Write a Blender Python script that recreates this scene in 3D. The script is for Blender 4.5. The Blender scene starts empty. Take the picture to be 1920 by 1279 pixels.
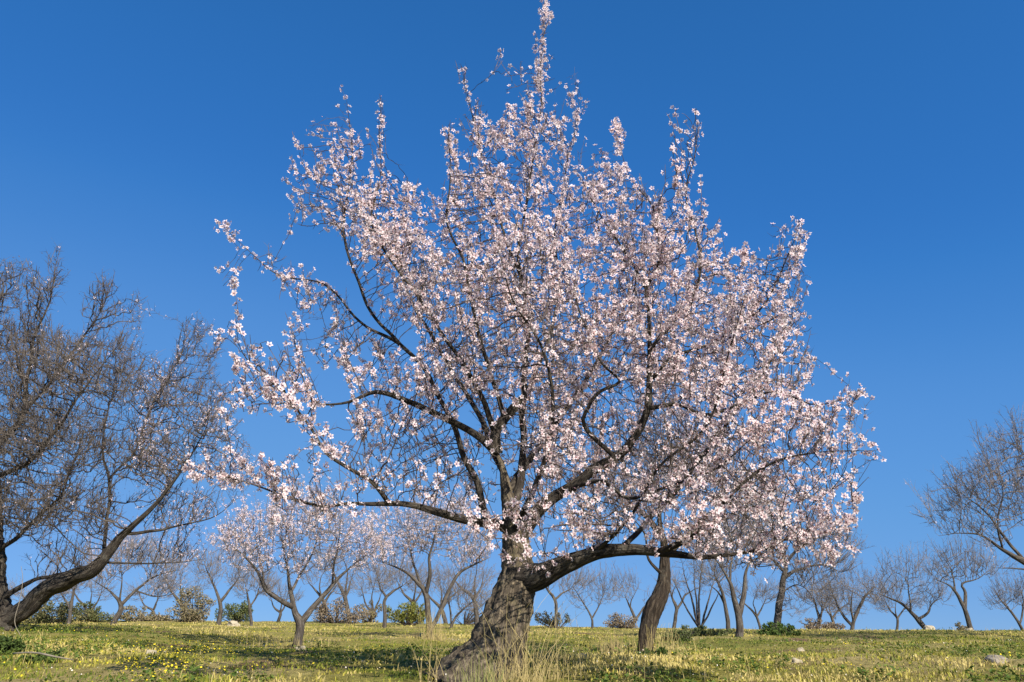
import bpy, math, random
import numpy as np
from mathutils import Vector, Matrix, noise

RNG = np.random.default_rng(7)
random.seed(7)
scene = bpy.context.scene
COL = scene.collection

# ------------------------------------------------------------------ camera
F = 1507.0                      # focal length in pixels of the 1920 px wide photograph
PITCH = math.radians(20.07)
EYE = np.array([0.0, 0.0, 1.6])
cam = bpy.data.cameras.new('camera')
cam.lens = 36.0 * F / 1920.0
cam.sensor_width = 36.0
cam.clip_start = 0.05
cam.clip_end = 5000
cam_o = bpy.data.objects.new('camera', cam)
cam_o.location = EYE
cam_o.rotation_euler = (math.pi / 2 + PITCH, 0, 0)
COL.objects.link(cam_o)
scene.camera = cam_o

# ------------------------------------------------------------------ sky and sun
SUN_EL = math.radians(36)
SUN_AZ = math.radians(146)       # clockwise from +Y (straight ahead): right and a little behind the camera
to_sun = Vector((math.sin(SUN_AZ) * math.cos(SUN_EL), math.cos(SUN_AZ) * math.cos(SUN_EL), math.sin(SUN_EL)))
world = bpy.data.worlds.new('World')
scene.world = world
world.use_nodes = True
wn, wl = world.node_tree.nodes, world.node_tree.links
wn.clear()
w_out = wn.new('ShaderNodeOutputWorld')
w_bg = wn.new('ShaderNodeBackground')
w_sky = wn.new('ShaderNodeTexSky')
w_sky.sky_type = 'NISHITA'
w_sky.sun_disc = False
w_sky.sun_elevation = SUN_EL
w_sky.sun_rotation = SUN_AZ
w_sky.altitude = 12000
w_sky.air_density = 3.0
w_sky.dust_density = 0.0
w_sky.ozone_density = 8.0
w_sep = wn.new('ShaderNodeSeparateColor'); w_com = wn.new('ShaderNodeCombineColor')
wl.new(w_sky.outputs[0], w_sep.inputs[0])
EXPOSURE = 0.75
SKY_TONE = (((0.033, 0.025), (0.044, 0.036), (0.052, 0.055), (0.073, 0.10), (0.195, 0.195), (1, 0.40)),      # the camera's tone curve for each
            ((0.076, 0.150), (0.10, 0.182), (0.121, 0.222), (0.179, 0.30), (0.412, 0.405), (1, 0.60)),         # colour of the sky
            ((0.19, 0.455), (0.252, 0.545), (0.304, 0.605), (0.438, 0.70), (0.677, 0.755), (1, 0.85)))
for ch, pts in enumerate(SKY_TONE):
    m0 = wn.new('ShaderNodeMath'); m0.operation = 'MULTIPLY'; m0.inputs[1].default_value = 0.1
    fc = wn.new('ShaderNodeFloatCurve')
    cv = fc.mapping.curves[0]
    cv.points[0].location = (0, 0); cv.points[1].location = pts[-1]
    for p in pts[:-1]:
        cv.points.new(*p)
    fc.mapping.update()
    m1 = wn.new('ShaderNodeMath'); m1.operation = 'MULTIPLY'; m1.inputs[1].default_value = 10.0 / 2 ** EXPOSURE
    wl.new(w_sep.outputs[ch], m0.inputs[0]); wl.new(m0.outputs[0], fc.inputs['Value']); wl.new(fc.outputs[0], m1.inputs[0]); wl.new(m1.outputs[0], w_com.inputs[ch])
w_bg.inputs['Strength'].default_value = 0.10
wl.new(w_com.outputs[0], w_bg.inputs['Color'])
wl.new(w_bg.outputs[0], w_out.inputs['Surface'])

sun = bpy.data.lights.new('sun', 'SUN')
sun.energy = 5.0
sun.angle = math.radians(0.53)
sun.color = (1.0, 0.945, 0.85)
sun_o = bpy.data.objects.new('sun', sun)
sun_o.rotation_euler = (-to_sun).to_track_quat('-Z', 'Y').to_euler()
sun_o.location = to_sun * 60
COL.objects.link(sun_o)

scene.view_settings.view_transform = 'Standard'
scene.view_settings.look = 'None'
scene.view_settings.exposure = EXPOSURE
scene.view_settings.gamma = 1.0
scene.view_settings.use_curve_mapping = False
scene.render.engine = 'CYCLES'
scene.cycles.use_denoising = True
scene.cycles.max_bounces = 4
scene.cycles.diffuse_bounces = 2
scene.cycles.transmission_bounces = 3

# ------------------------------------------------------------------ projection helpers (layout in metres from picture measurements)
FWD = np.array([0, math.cos(PITCH), math.sin(PITCH)])
UPV = np.array([0, -math.sin(PITCH), math.cos(PITCH)])


def at(px, py, Y):
    """world point on the sight line of a picture position, Y metres ahead"""
    px = np.asarray(px, float); py = np.asarray(py, float); Y = np.asarray(Y, float)
    dx = px - 960.0
    dv = 639.5 - py
    d = np.stack([dx, F * FWD[1] + dv * UPV[1], F * FWD[2] + dv * UPV[2]], -1)
    return EYE + d * (Y / d[..., 1])[..., None]


def proj(P):
    q = P - EYE
    dep = q @ FWD
    return np.stack([960 + F * q[..., 0] / dep, 639.5 - F * (q @ UPV) / dep], -1), dep


# ------------------------------------------------------------------ materials
def new_mat(name):
    m = bpy.data.materials.new(name)
    m.use_nodes = True
    n = m.node_tree.nodes
    n.clear()
    out = n.new('ShaderNodeOutputMaterial')
    return m, n, m.node_tree.links, out


def ramp(n, stops):
    r = n.new('ShaderNodeValToRGB')
    el = r.color_ramp.elements
    while len(el) > 1:
        el.remove(el[-1])
    el[0].position, el[0].color = stops[0][0], (*stops[0][1], 1)
    for p, c in stops[1:]:
        e = el.new(p)
        e.color = (*c, 1)
    return r


def noise_node(n, l, vec, scale, detail=6, rough=0.6, dist=0.0):
    t = n.new('ShaderNodeTexNoise')
    t.inputs['Scale'].default_value = scale
    t.inputs['Detail'].default_value = detail
    t.inputs['Roughness'].default_value = rough
    t.inputs['Distortion'].default_value = dist
    if vec is not None:
        l.new(vec, t.inputs['Vector'])
    return t


def mat_bark(name, dark, mid, light, lichen=(0.2, 0.19, 0.15), lichen_amt=0.35, sc=(38, 38, 6)):
    m, n, l, out = new_mat(name)
    b = n.new('ShaderNodeBsdfPrincipled')
    b.inputs['Roughness'].default_value = 0.92
    b.inputs['Specular IOR Level'].default_value = 0.15
    at_ = n.new('ShaderNodeAttribute'); at_.attribute_name = 'tubeco'
    mp = n.new('ShaderNodeMapping'); mp.inputs['Scale'].default_value = sc
    l.new(at_.outputs['Vector'], mp.inputs['Vector'])
    n1 = noise_node(n, l, mp.outputs[0], 1.0, 8, 0.68, 0.6)
    rp = ramp(n, [(0.30, dark), (0.50, mid), (0.68, light)])
    l.new(n1.outputs['Fac'], rp.inputs['Fac'])
    geo = n.new('ShaderNodeTexCoord')
    n2 = noise_node(n, l, geo.outputs['Object'], 7.0, 6, 0.7)
    r2 = ramp(n, [(0.52, (0, 0, 0)), (0.70, (lichen_amt,) * 3)])
    l.new(n2.outputs['Fac'], r2.inputs['Fac'])
    mx = n.new('ShaderNodeMix'); mx.data_type = 'RGBA'
    l.new(r2.outputs[0], mx.inputs['Factor'])
    l.new(rp.outputs[0], mx.inputs['A'])
    mx.inputs['B'].default_value = (*lichen, 1)
    l.new(mx.outputs['Result'], b.inputs['Base Color'])
    bp = n.new('ShaderNodeBump'); bp.inputs['Strength'].default_value = 1.0; bp.inputs['Distance'].default_value = 0.035
    l.new(n1.outputs['Fac'], bp.inputs['Height'])
    l.new(bp.outputs[0], b.inputs['Normal'])
    l.new(b.outputs[0], out.inputs['Surface'])
    return m


def mat_twig(name, c1, c2, scale=9.0):
    m, n, l, out = new_mat(name)
    b = n.new('ShaderNodeBsdfPrincipled')
    b.inputs['Roughness'].default_value = 0.8
    b.inputs['Specular IOR Level'].default_value = 0.25
    tc = n.new('ShaderNodeTexCoord')
    t = noise_node(n, l, tc.outputs['Object'], scale, 4, 0.7)
    r = ramp(n, [(0.35, c1), (0.65, c2)])
    l.new(t.outputs['Fac'], r.inputs['Fac'])
    l.new(r.outputs[0], b.inputs['Base Color'])
    l.new(b.outputs[0], out.inputs['Surface'])
    return m


def mat_petal(name, trans=0.3, attr='Col', rough=0.7):
    """thin leaf or petal: colour from the mesh's own colour attribute, part of the light passes through"""
    m, n, l, out = new_mat(name)
    a = n.new('ShaderNodeAttribute'); a.attribute_name = attr
    b = n.new('ShaderNodeBsdfPrincipled')
    b.inputs['Roughness'].default_value = rough
    b.inputs['Specular IOR Level'].default_value = 0.2
    t = n.new('ShaderNodeBsdfTranslucent')
    l.new(a.outputs['Color'], b.inputs['Base Color'])
    l.new(a.outputs['Color'], t.inputs['Color'])
    mx = n.new('ShaderNodeMixShader'); mx.inputs[0].default_value = trans
    l.new(b.outputs[0], mx.inputs[1]); l.new(t.outputs[0], mx.inputs[2])
    l.new(mx.outputs[0], out.inputs['Surface'])
    return m


def mat_ground():
    m, n, l, out = new_mat('meadow_soil')
    b = n.new('ShaderNodeBsdfPrincipled')
    b.inputs['Roughness'].default_value = 1.0
    b.inputs['Specular IOR Level'].default_value = 0.05
    tc = n.new('ShaderNodeTexCoord')
    big = noise_node(n, l, tc.outputs['Object'], 0.35, 5, 0.6)
    fine = noise_node(n, l, tc.outputs['Object'], 9.0, 8, 0.75)
    r1 = ramp(n, [(0.30, (0.15, 0.17, 0.03)), (0.50, (0.30, 0.26, 0.07)), (0.68, (0.42, 0.33, 0.14))])
    l.new(big.outputs['Fac'], r1.inputs['Fac'])
    r2 = ramp(n, [(0.30, (0.35, 0.35, 0.3)), (0.62, (1.0, 1.0, 1.0))])
    l.new(fine.outputs['Fac'], r2.inputs['Fac'])
    mx = n.new('ShaderNodeMix'); mx.data_type = 'RGBA'; mx.blend_type = 'MULTIPLY'
    mx.inputs['Factor'].default_value = 1.0
    l.new(r1.outputs[0], mx.inputs['A']); l.new(r2.outputs[0], mx.inputs['B'])
    soil = noise_node(n, l, tc.outputs['Object'], 0.9, 4, 0.6)
    r3 = ramp(n, [(0.34, (1, 1, 1)), (0.44, (0, 0, 0))])
    l.new(soil.outputs['Fac'], r3.inputs['Fac'])
    mx2 = n.new('ShaderNodeMix'); mx2.data_type = 'RGBA'
    l.new(r3.outputs[0], mx2.inputs['Factor']); l.new(mx.outputs['Result'], mx2.inputs['A']); mx2.inputs['B'].default_value = (0.17, 0.11, 0.06, 1)
    l.new(mx2.outputs['Result'], b.inputs['Base Color'])
    bp = n.new('ShaderNodeBump'); bp.inputs['Strength'].default_value = 1.0; bp.inputs['Distance'].default_value = 0.06
    l.new(fine.outputs['Fac'], bp.inputs['Height'])
    l.new(bp.outputs[0], b.inputs['Normal'])
    l.new(b.outputs[0], out.inputs['Surface'])
    return m


def mat_stone(name, c1, c2):
    m, n, l, out = new_mat(name)
    b = n.new('ShaderNodeBsdfPrincipled')
    b.inputs['Roughness'].default_value = 0.95
    tc = n.new('ShaderNodeTexCoord')
    t = noise_node(n, l, tc.outputs['Object'], 14.0, 8, 0.7)
    r = ramp(n, [(0.35, c1), (0.65, c2)])
    l.new(t.outputs['Fac'], r.inputs['Fac'])
    l.new(r.outputs[0], b.inputs['Base Color'])
    bp = n.new('ShaderNodeBump'); bp.inputs['Strength'].default_value = 0.6; bp.inputs['Distance'].default_value = 0.02
    l.new(t.outputs['Fac'], bp.inputs['Height']); l.new(bp.outputs[0], b.inputs['Normal'])
    l.new(b.outputs[0], out.inputs['Surface'])
    return m


M_BARK = mat_bark('almond_bark', (0.018, 0.013, 0.010), (0.105, 0.083, 0.058), (0.28, 0.22, 0.145), lichen=(0.30, 0.25, 0.12), lichen_amt=0.45, sc=(40, 40, 4.5))
M_BARK_LIMB = mat_bark('almond_limb_bark', (0.009, 0.007, 0.006), (0.042, 0.034, 0.027), (0.13, 0.108, 0.08), lichen_amt=0.3, sc=(44, 44, 7))
M_BARK_BROWN = mat_bark('brown_bark', (0.011, 0.008, 0.006), (0.045, 0.033, 0.023), (0.125, 0.095, 0.065), lichen_amt=0.25)
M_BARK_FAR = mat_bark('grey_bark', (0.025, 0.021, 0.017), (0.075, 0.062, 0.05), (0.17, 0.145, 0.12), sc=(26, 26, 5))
M_TWIG = mat_twig('twig_bark', (0.035, 0.026, 0.022), (0.13, 0.10, 0.082))
M_TWIG_BARE = mat_twig('bare_twig_bark', (0.040, 0.032, 0.027), (0.14, 0.115, 0.095), 3.0)
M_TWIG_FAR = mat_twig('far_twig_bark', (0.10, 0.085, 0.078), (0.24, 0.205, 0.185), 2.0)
M_FLOWER = mat_petal('almond_petals', 0.42)
M_LEAF = mat_petal('leaves', 0.25)
M_GRASS = mat_petal('grass_blades', 0.22, rough=0.8)
M_GROUND = mat_ground()
M_STONE = mat_stone('limestone', (0.26, 0.21, 0.13), (0.47, 0.40, 0.28))
M_STONE_GREY = mat_stone('grey_stone', (0.16, 0.13, 0.09), (0.32, 0.27, 0.2))


# ------------------------------------------------------------------ mesh helpers
def mesh_np(name, V, faces, mat, col=None, tubeco=None, smooth=False):
    """faces: list of integer arrays (M,k)"""
    me = bpy.data.meshes.new(name)
    V = np.ascontiguousarray(V, np.float32)
    me.vertices.add(len(V))
    me.vertices.foreach_set('co', V.ravel())
    faces = [np.asarray(f, np.int32) for f in faces if len(f)]
    loops = np.concatenate([f.ravel() for f in faces])
    tot = np.concatenate([np.full(len(f), f.shape[1], np.int32) for f in faces])
    start = np.concatenate([[0], np.cumsum(tot)[:-1]]).astype(np.int32)
    me.loops.add(len(loops))
    me.loops.foreach_set('vertex_index', loops)
    me.polygons.add(len(tot))
    me.polygons.foreach_set('loop_start', start)
    me.polygons.foreach_set('use_smooth', np.full(len(tot), smooth, bool))
    me.update(calc_edges=True)
    if col is not None:
        a = me.attributes.new('Col', 'FLOAT_COLOR', 'POINT')
        c = np.ones((len(V), 4), np.float32); c[:, :3] = col
        a.data.foreach_set('color', c.ravel())
    if tubeco is not None:
        a = me.attributes.new('tubeco', 'FLOAT_VECTOR', 'POINT')
        a.data.foreach_set('vector', np.ascontiguousarray(tubeco, np.float32).ravel())
    me.materials.append(mat)
    return me


def link(name, data, parent=None, loc=(0, 0, 0)):
    o = bpy.data.objects.new(name, data)
    o.location = loc
    o.parent = parent
    COL.objects.link(o)
    return o


def tag(o, label=None, cat=None, group=None, kind=None):
    if label: o['label'] = label
    if cat: o['category'] = cat
    if group: o['group'] = group
    if kind: o['kind'] = kind
    return o


def unit(v):
    return v / np.maximum(np.linalg.norm(v, axis=-1, keepdims=True), 1e-9)


def noise3(v):
    return [noise.noise(v), noise.noise(v + Vector((31.7, 5.2, 9.1))), noise.noise(v + Vector((-14.3, 47.9, 2.6)))]


def rand_dirs(n):
    return unit(RNG.normal(size=(n, 3)))


def catmull(C, step):
    """resample control rows (x,y,z,r) smoothly, about step metres apart"""
    C = np.asarray(C, float)
    out = []
    n = len(C)
    for i in range(n - 1):
        p0 = C[i - 1] if i > 0 else 2 * C[i] - C[i + 1]
        p1, p2 = C[i], C[i + 1]
        p3 = C[i + 2] if i + 2 < n else 2 * C[i + 1] - C[i]
        k = max(1, int(round(np.linalg.norm(p2[:3] - p1[:3]) / step)))
        for t in np.arange(k) / k:
            out.append(0.5 * ((2 * p1) + (-p0 + p2) * t + (2 * p0 - 5 * p1 + 4 * p2 - p3) * t * t + (-p0 + 3 * p1 - 3 * p2 + p3) * t ** 3))
    out.append(C[-1])
    out = np.array(out)
    out[:, 3] = np.maximum(out[:, 3], 0.0015)
    return out


def tube_detail(P, R, sides, rough=0.0, freq=1.0, twist=0.0, seed=0.0):
    """one thick limb: parallel-transported rings with ridged bark relief; returns verts, quads, tubeco"""
    n = len(P)
    T = unit(np.gradient(P, axis=0))
    N = np.zeros((n, 3))
    ref = np.array([1.0, 0, 0]) if abs(T[0, 0]) < 0.8 else np.array([0, 0, 1.0])
    v = ref - T[0] * (ref @ T[0])
    for i in range(n):
        v = v - T[i] * (v @ T[i])
        v = v / np.linalg.norm(v)
        N[i] = v
    B = np.cross(T, N)
    th = np.linspace(0, 2 * math.pi, sides, endpoint=False)
    s = np.concatenate([[0], np.cumsum(np.linalg.norm(np.diff(P, axis=0), axis=1))])
    TH = th[None, :] + twist * s[:, None]
    c, sn = np.cos(th)[None, :, None], np.sin(th)[None, :, None]
    rr = np.repeat(R[:, None], sides, 1)
    cx, cy = np.cos(TH), np.sin(TH)
    if rough > 0:
        for i in range(n):
            for j in range(sides):
                a = noise.noise(Vector((cx[i, j] * 2.4 * freq + seed, cy[i, j] * 2.4 * freq, s[i] * 1.1)))
                b = 1 - abs(noise.noise(Vector((cx[i, j] * 5.0 * freq, cy[i, j] * 5.0 * freq + seed, s[i] * 1.5)))) * 2
                e = noise.noise(Vector((cx[i, j] * 14 * freq, cy[i, j] * 14 * freq + seed, s[i] * 11)))
                rr[i, j] *= 1 + rough * (0.9 * a + 0.55 * (b - 0.5) + 0.3 * e)
    V = P[:, None, :] + rr[..., None] * (c * N[:, None, :] + sn * B[:, None, :])
    tc = np.stack([cx * R[:, None], cy * R[:, None], np.repeat(s[:, None], sides, 1)], -1) + np.array([seed, seed * 0.7, 0])
    i = np.arange(n - 1)[:, None] * sides
    j = np.arange(sides)[None, :]
    j2 = (j + 1) % sides
    Q = np.stack([i + j, i + j2, i + sides + j2, i + sides + j], -1).reshape(-1, 4)
    V = V.reshape(-1, 3); tc = tc.reshape(-1, 3)
    # closed ends
    k = len(V)
    V = np.vstack([V, P[:1], P[-1:] + T[-1:] * R[-1] * 0.6])
    tc = np.vstack([tc, tc[:1], tc[-1:]])
    jj = np.arange(sides); jn = (jj + 1) % sides
    tri = np.concatenate([np.stack([np.full(sides, k), jn, jj], 1),
                          np.stack([np.full(sides, k + 1), (n - 1) * sides + jj, (n - 1) * sides + jn], 1)])
    return V, Q, tri, tc


def tubes_batch(chains, sides):
    """many thin twigs at once"""
    if not chains:
        return np.zeros((0, 3)), np.zeros((0, 4), int)
    P = np.concatenate([c[0] for c in chains]); R = np.concatenate([c[1] for c in chains])
    ln = np.array([len(c[0]) for c in chains])
    T = np.concatenate([np.gradient(c[0], axis=0) for c in chains])
    T = unit(T)
    avg = np.array([c[0][-1] - c[0][0] for c in chains])
    ref = np.where((np.abs(unit(avg)[:, 2]) < 0.75)[:, None], np.array([[0, 0, 1.0]]), np.array([[1.0, 0, 0]]))
    ref = np.repeat(ref, ln, 0)
    N = unit(np.cross(T, ref)); B = np.cross(T, N)
    th = np.linspace(0, 2 * math.pi, sides, endpoint=False)
    V = P[:, None] + R[:, None, None] * (np.cos(th)[None, :, None] * N[:, None] + np.sin(th)[None, :, None] * B[:, None])
    cid = np.repeat(np.arange(len(chains)), ln)
    i = np.nonzero(cid[:-1] == cid[1:])[0][:, None] * sides
    j = np.arange(sides)[None]; j2 = (j + 1) % sides
    Q = np.stack([i + j, i + j2, i + sides + j2, i + sides + j], -1).reshape(-1, 4)
    return V.reshape(-1, 3), Q


# ------------------------------------------------------------------ ground shape
prof_y = np.array([-400, -60, -20, 0, 3.5, 6.6, 9, 12, 16, 25, 35, 45, 50, 58, 80, 150, 400, 3000])
prof_z = np.array([-60, -9, -3.2, 0, 0.74, 1.262, 1.36, 1.40, 1.44, 1.60, 1.79, 1.98, 2.02, 1.75, -0.6, -12, -42, -200])
_py = np.arange(-400, 3000, 0.5)
_pz = np.interp(_py, prof_y, prof_z)
_k = np.ones(5) / 5
_pz[5:-5] = np.convolve(_pz, _k, 'same')[5:-5]
CTRL = [  # picture position of the ground and its distance
    (-300, 1168, 15), (8, 1178, 15), (557, 1216, 15), (807, 1198, 18), (1215, 1228, 11), (1385, 1196, 20), (1459, 1188, 22),
    (1310, 1186, 25), (215, 1172, 25), (900, 1268, 7), (300, 1275, 7), (1500, 1275, 7), (1900, 1276, 7), (-100, 1268, 7),
    (-200, 1163, 46), (100, 1163, 46), (400, 1166, 46), (700, 1168, 46), (1000, 1175, 46), (1300, 1180, 46), (1600, 1184, 46), (1950, 1188, 46), (2300, 1190, 46),
    (1737, 1184, 30), (1822, 1184, 28), (1700, 1215, 13), (1950, 1215, 13), (2150, 1190, 20), (100, 1215, 11), (700, 1225, 12)]
_cp = at([c[0] for c in CTRL], [c[1] for c in CTRL], [c[2] for c in CTRL])
_sg = 1.3 + 0.13 * _cp[:, 1]
_res = _cp[:, 2] - np.interp(_cp[:, 1], _py, _pz)
_G = np.exp(-(((_cp[:, None, :2] - _cp[None, :, :2]) ** 2).sum(-1)) / (2 * _sg[None, :] ** 2))
_wt = np.linalg.solve(_G + 0.02 * np.eye(len(CTRL)), _res)


def ground_z(x, y):
    x = np.asarray(x, float); y = np.asarray(y, float)
    z = np.interp(y, _py, _pz)
    for c, s, w in zip(_cp, _sg, _wt):
        z = z + w * np.exp(-((x - c[0]) ** 2 + (y - c[1]) ** 2) / (2 * s * s))
    z = z + 0.018 * np.sin(x * 1.7 + 1.3 * np.sin(y * 0.9)) + 0.015 * np.sin(y * 2.3 + 1.1 * np.sin(x * 1.3)) \
          + 0.010 * np.sin(x * 4.1 + y * 2.7) + 0.008 * np.sin(x * 3.1 - y * 5.3)
    return z


def on_ground(px, Y):
    """ground point seen in picture column px at distance Y"""
    z = 1.4
    for _ in range(6):
        dep = Y * FWD[1] + (z - EYE[2]) * FWD[2]
        x = (px - 960.0) * dep / F
        z = float(ground_z(x, Y))
    return np.array([x, Y, z])


def build_ground():
    ys = np.concatenate([[-300, -120, -60, -30, -15, -8, -4], np.arange(-2, 5, 0.5), np.arange(5, 14, 0.14), np.arange(14, 26, 0.3), np.arange(26, 62, 0.5),
                         [64, 70, 80, 100, 150, 250, 500, 1000, 2800]])
    xa = np.concatenate([np.arange(0, 9, 0.15), np.arange(9, 20, 0.35), np.arange(20, 60, 1.5), [62, 70, 85, 110, 160, 260, 500, 1200, 2500]])
    xs = np.concatenate([-xa[:0:-1], xa])
    X, Y = np.meshgrid(xs, ys)
    Z = ground_z(X, Y)
    nx, ny = len(xs), len(ys)
    V = np.stack([X, Y, Z], -1).reshape(-1, 3)
    near = (np.abs(V[:, 1] - 25) < 30) & (np.abs(V[:, 0]) < 45)
    for i in np.nonzero(near)[0]:
        V[i, 2] += 0.02 * noise.noise(Vector(V[i]) * 3.0)
    i = np.arange(ny - 1)[:, None] * nx; j = np.arange(nx - 1)[None]
    Q = np.stack([i + j, i + j + 1, i + nx + j + 1, i + nx + j], -1).reshape(-1, 4)
    o = link('ground', mesh_np('ground', V, [Q], M_GROUND, smooth=True))
    tag(o, 'rough grassy field rising gently to a crest', kind='structure')


build_ground()


def build_hill():
    """low dark hill far off, seen through the gap left of the small blossoming tree"""
    xs = np.linspace(-480, 100, 90); ys = np.linspace(520, 760, 14)
    X, Y = np.meshgrid(xs, ys)
    base = -52.0
    Z = base + 67 * np.exp(-((X + 275) / 75) ** 2 - ((Y - 640) / 70) ** 2) + 47 * np.exp(-((X + 165) / 45) ** 2 - ((Y - 640) / 70) ** 2)
    for a in range(X.shape[0]):
        for b in range(X.shape[1]):
            Z[a, b] += 5 * noise.noise(Vector((X[a, b] * 0.03, Y[a, b] * 0.03, 0))) + 3 * noise.noise(Vector((X[a, b] * 0.13, Y[a, b] * 0.1, 5)))
    V = np.stack([X, Y, Z], -1).reshape(-1, 3)
    nx = len(xs)
    i = np.arange(len(ys) - 1)[:, None] * nx; j = np.arange(nx - 1)[None]
    Q = np.stack([i + j, i + j + 1, i + nx + j + 1, i + nx + j], -1).reshape(-1, 4)
    m = mat_twig('wooded_hill', (0.03, 0.042, 0.035), (0.075, 0.085, 0.07), 0.12)
    tag(link('hill', mesh_np('hill', V, [Q], m, smooth=True)), 'low dark wooded hill far behind the field', kind='structure')


build_hill()

# ------------------------------------------------------------------ blossoms
def flower_template(n_pet=5, detail=True):
    V, C, Q, T = [], [], [], []
    for k in range(n_pet):
        a = 2 * math.pi * k / n_pet
        b = len(V)
        for r, da, z in ((0.10, 0, 0.0), (0.72, -0.50, 0.16), (1.0, 0.0, 0.30), (0.72, 0.50, 0.16)):
            V.append((r * math.cos(a + da), r * math.sin(a + da), z))
        C += [0, 1, 1, 1]
        Q.append((b, b + 1, b + 2, b + 3))
    if detail:
        b = len(V)
        for k in range(3):
            a = 2 * math.pi * k / 3
            V.append((0.24 * math.cos(a), 0.24 * math.sin(a), 0.05)); C.append(2)
        V.append((0, 0, -0.45)); C.append(2)
        T += [(b, b + 1, b + 3), (b + 1, b + 2, b + 3), (b + 2, b, b + 3)]
    return np.array(V), np.array(C), np.array(Q), np.array(T).reshape(-1, 3)


FLOWER5 = flower_template()
FLOWER3 = flower_template(3, False)
BUD = (np.array([(0.3, 0, 0.2), (-0.15, 0.26, 0.2), (-0.15, -0.26, 0.2), (0, 0, 0.75), (0, 0, -0.3)]), np.array([1, 1, 1, 1, 2]),
       np.zeros((0, 4), int), np.array([(0, 1, 3), (1, 2, 3), (2, 0, 3), (1, 0, 4), (2, 1, 4), (0, 2, 4)]))


def frames(nrm):
    n = len(nrm)
    r = rand_dirs(n)
    x = unit(np.cross(nrm, r)); y = np.cross(nrm, x)
    return np.stack([x, y, nrm], -1)        # columns


def scatter(tmpl, pos, nrm, size, tint):
    """copies of a small template joined into arrays; tint (n,3): petal colour of each"""
    V0, C0, Q0, T0 = tmpl
    n = len(pos)
    R = frames(nrm)
    V = np.einsum('nij,kj->nki', R, V0) * size[:, None, None] + pos[:, None]
    core = tint * np.array([0.86, 0.55, 0.58])
    cal = np.tile(np.array([[0.11, 0.045, 0.035]]), (n, 1))
    pal = np.stack([core, tint, cal], 1)
    C = pal[:, C0, :]
    k = len(V0)
    off = (np.arange(n) * k)[:, None, None]
    Q = (Q0[None] + off).reshape(-1, 4) if len(Q0) else np.zeros((0, 4), int)
    T = (T0[None] + off).reshape(-1, 3) if len(T0) else np.zeros((0, 3), int)
    return V.reshape(-1, 3), C.reshape(-1, 3), Q, T, R


def petal_tints(n):
    t = RNG.random((n, 1)) ** 1.3
    c = np.array([0.955, 0.905, 0.87]) * (1 - t) + np.array([0.935, 0.80, 0.775]) * t
    return c * RNG.uniform(0.9, 1.04, (n, 1))


def join(parts):
    """list of (V,C,Q,T) -> one"""
    V, C, Q, T, o = [], [], [], [], 0
    for v, c, q, t in parts:
        V.append(v); C.append(c)
        if len(q): Q.append(q + o)
        if len(t): T.append(t + o)
        o += len(v)
    return np.concatenate(V), np.concatenate(C), (np.concatenate(Q) if Q else np.zeros((0, 4), int)), (np.concatenate(T) if T else np.zeros((0, 3), int))


# ------------------------------------------------------------------ trees
def grow(pos, par, att, step, kill, infl, trop, jit, inertia=0.45, maxit=220, maxch=3):
    """branches grow towards the points of the crown volume they are nearest to"""
    cap = len(pos) + 60000
    P = np.zeros((cap, 3)); P[:len(pos)] = pos
    PA = np.full(cap, -1, int); PA[:len(par)] = par
    n = len(pos)
    D = np.zeros((cap, 3))
    for i in range(n):
        if PA[i] >= 0: D[i] = P[i] - P[PA[i]]
    D[:n] = unit(D[:n])
    ch = np.zeros(cap, int)
    na = len(att)
    nd = np.full(na, 1e9); nn = np.zeros(na, int)

    def upd(a, b):
        for s in range(a, b, 400):
            e = min(b, s + 400)
            d = np.linalg.norm(att[:, None] - P[None, s:e], axis=2)
            k = d.argmin(1); v = d[np.arange(len(att)), k]
            m = v < nd
            nd[m] = v[m]; nn[m] = s + k[m]
    upd(0, n)
    for it in range(maxit):
        act = (nd < infl) & (ch[nn] < maxch)
        if not act.any() or n > cap - 3000: break
        idx = nn[act]
        v = unit(att[act] - P[idx])
        S = np.zeros((n, 3)); np.add.at(S, idx, v)
        u = np.unique(idx)
        d = unit(S[u]) + inertia * D[u] * (ch[u] == 0)[:, None] + np.array([0, 0, trop]) + jit * RNG.normal(size=(len(u), 3))
        d = unit(d)
        m = len(u)
        d = np.round(d, 6)
        P[n:n + m] = np.round(P[u] + step * d, 6)
        PA[n:n + m] = u; D[n:n + m] = d; ch[u] += 1
        upd(n, n + m)
        n += m
        keep = nd > kill
        att = att[keep]; nd = nd[keep]; nn = nn[keep]
        if len(att) == 0: break
    return P[:n], PA[:n]


def sample_blobs(blobs, n, Y0):
    blobs = [tuple(b) + (1.0,) if len(b) == 6 else b for b in blobs]
    w = np.array([b[6] * b[2] * b[3] * (0.4 + b[5]) for b in blobs], float)
    cnt = RNG.multinomial(n, w / w.sum())
    out = []
    for b, k in zip(blobs, cnt):
        u = rand_dirs(k) * RNG.random((k, 1)) ** (1 / 3)
        out.append(at(b[0] + b[2] * u[:, 0], b[1] + b[3] * u[:, 1], Y0 + b[4] + b[5] * u[:, 2]))
    return np.round(np.concatenate(out), 5)


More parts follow.
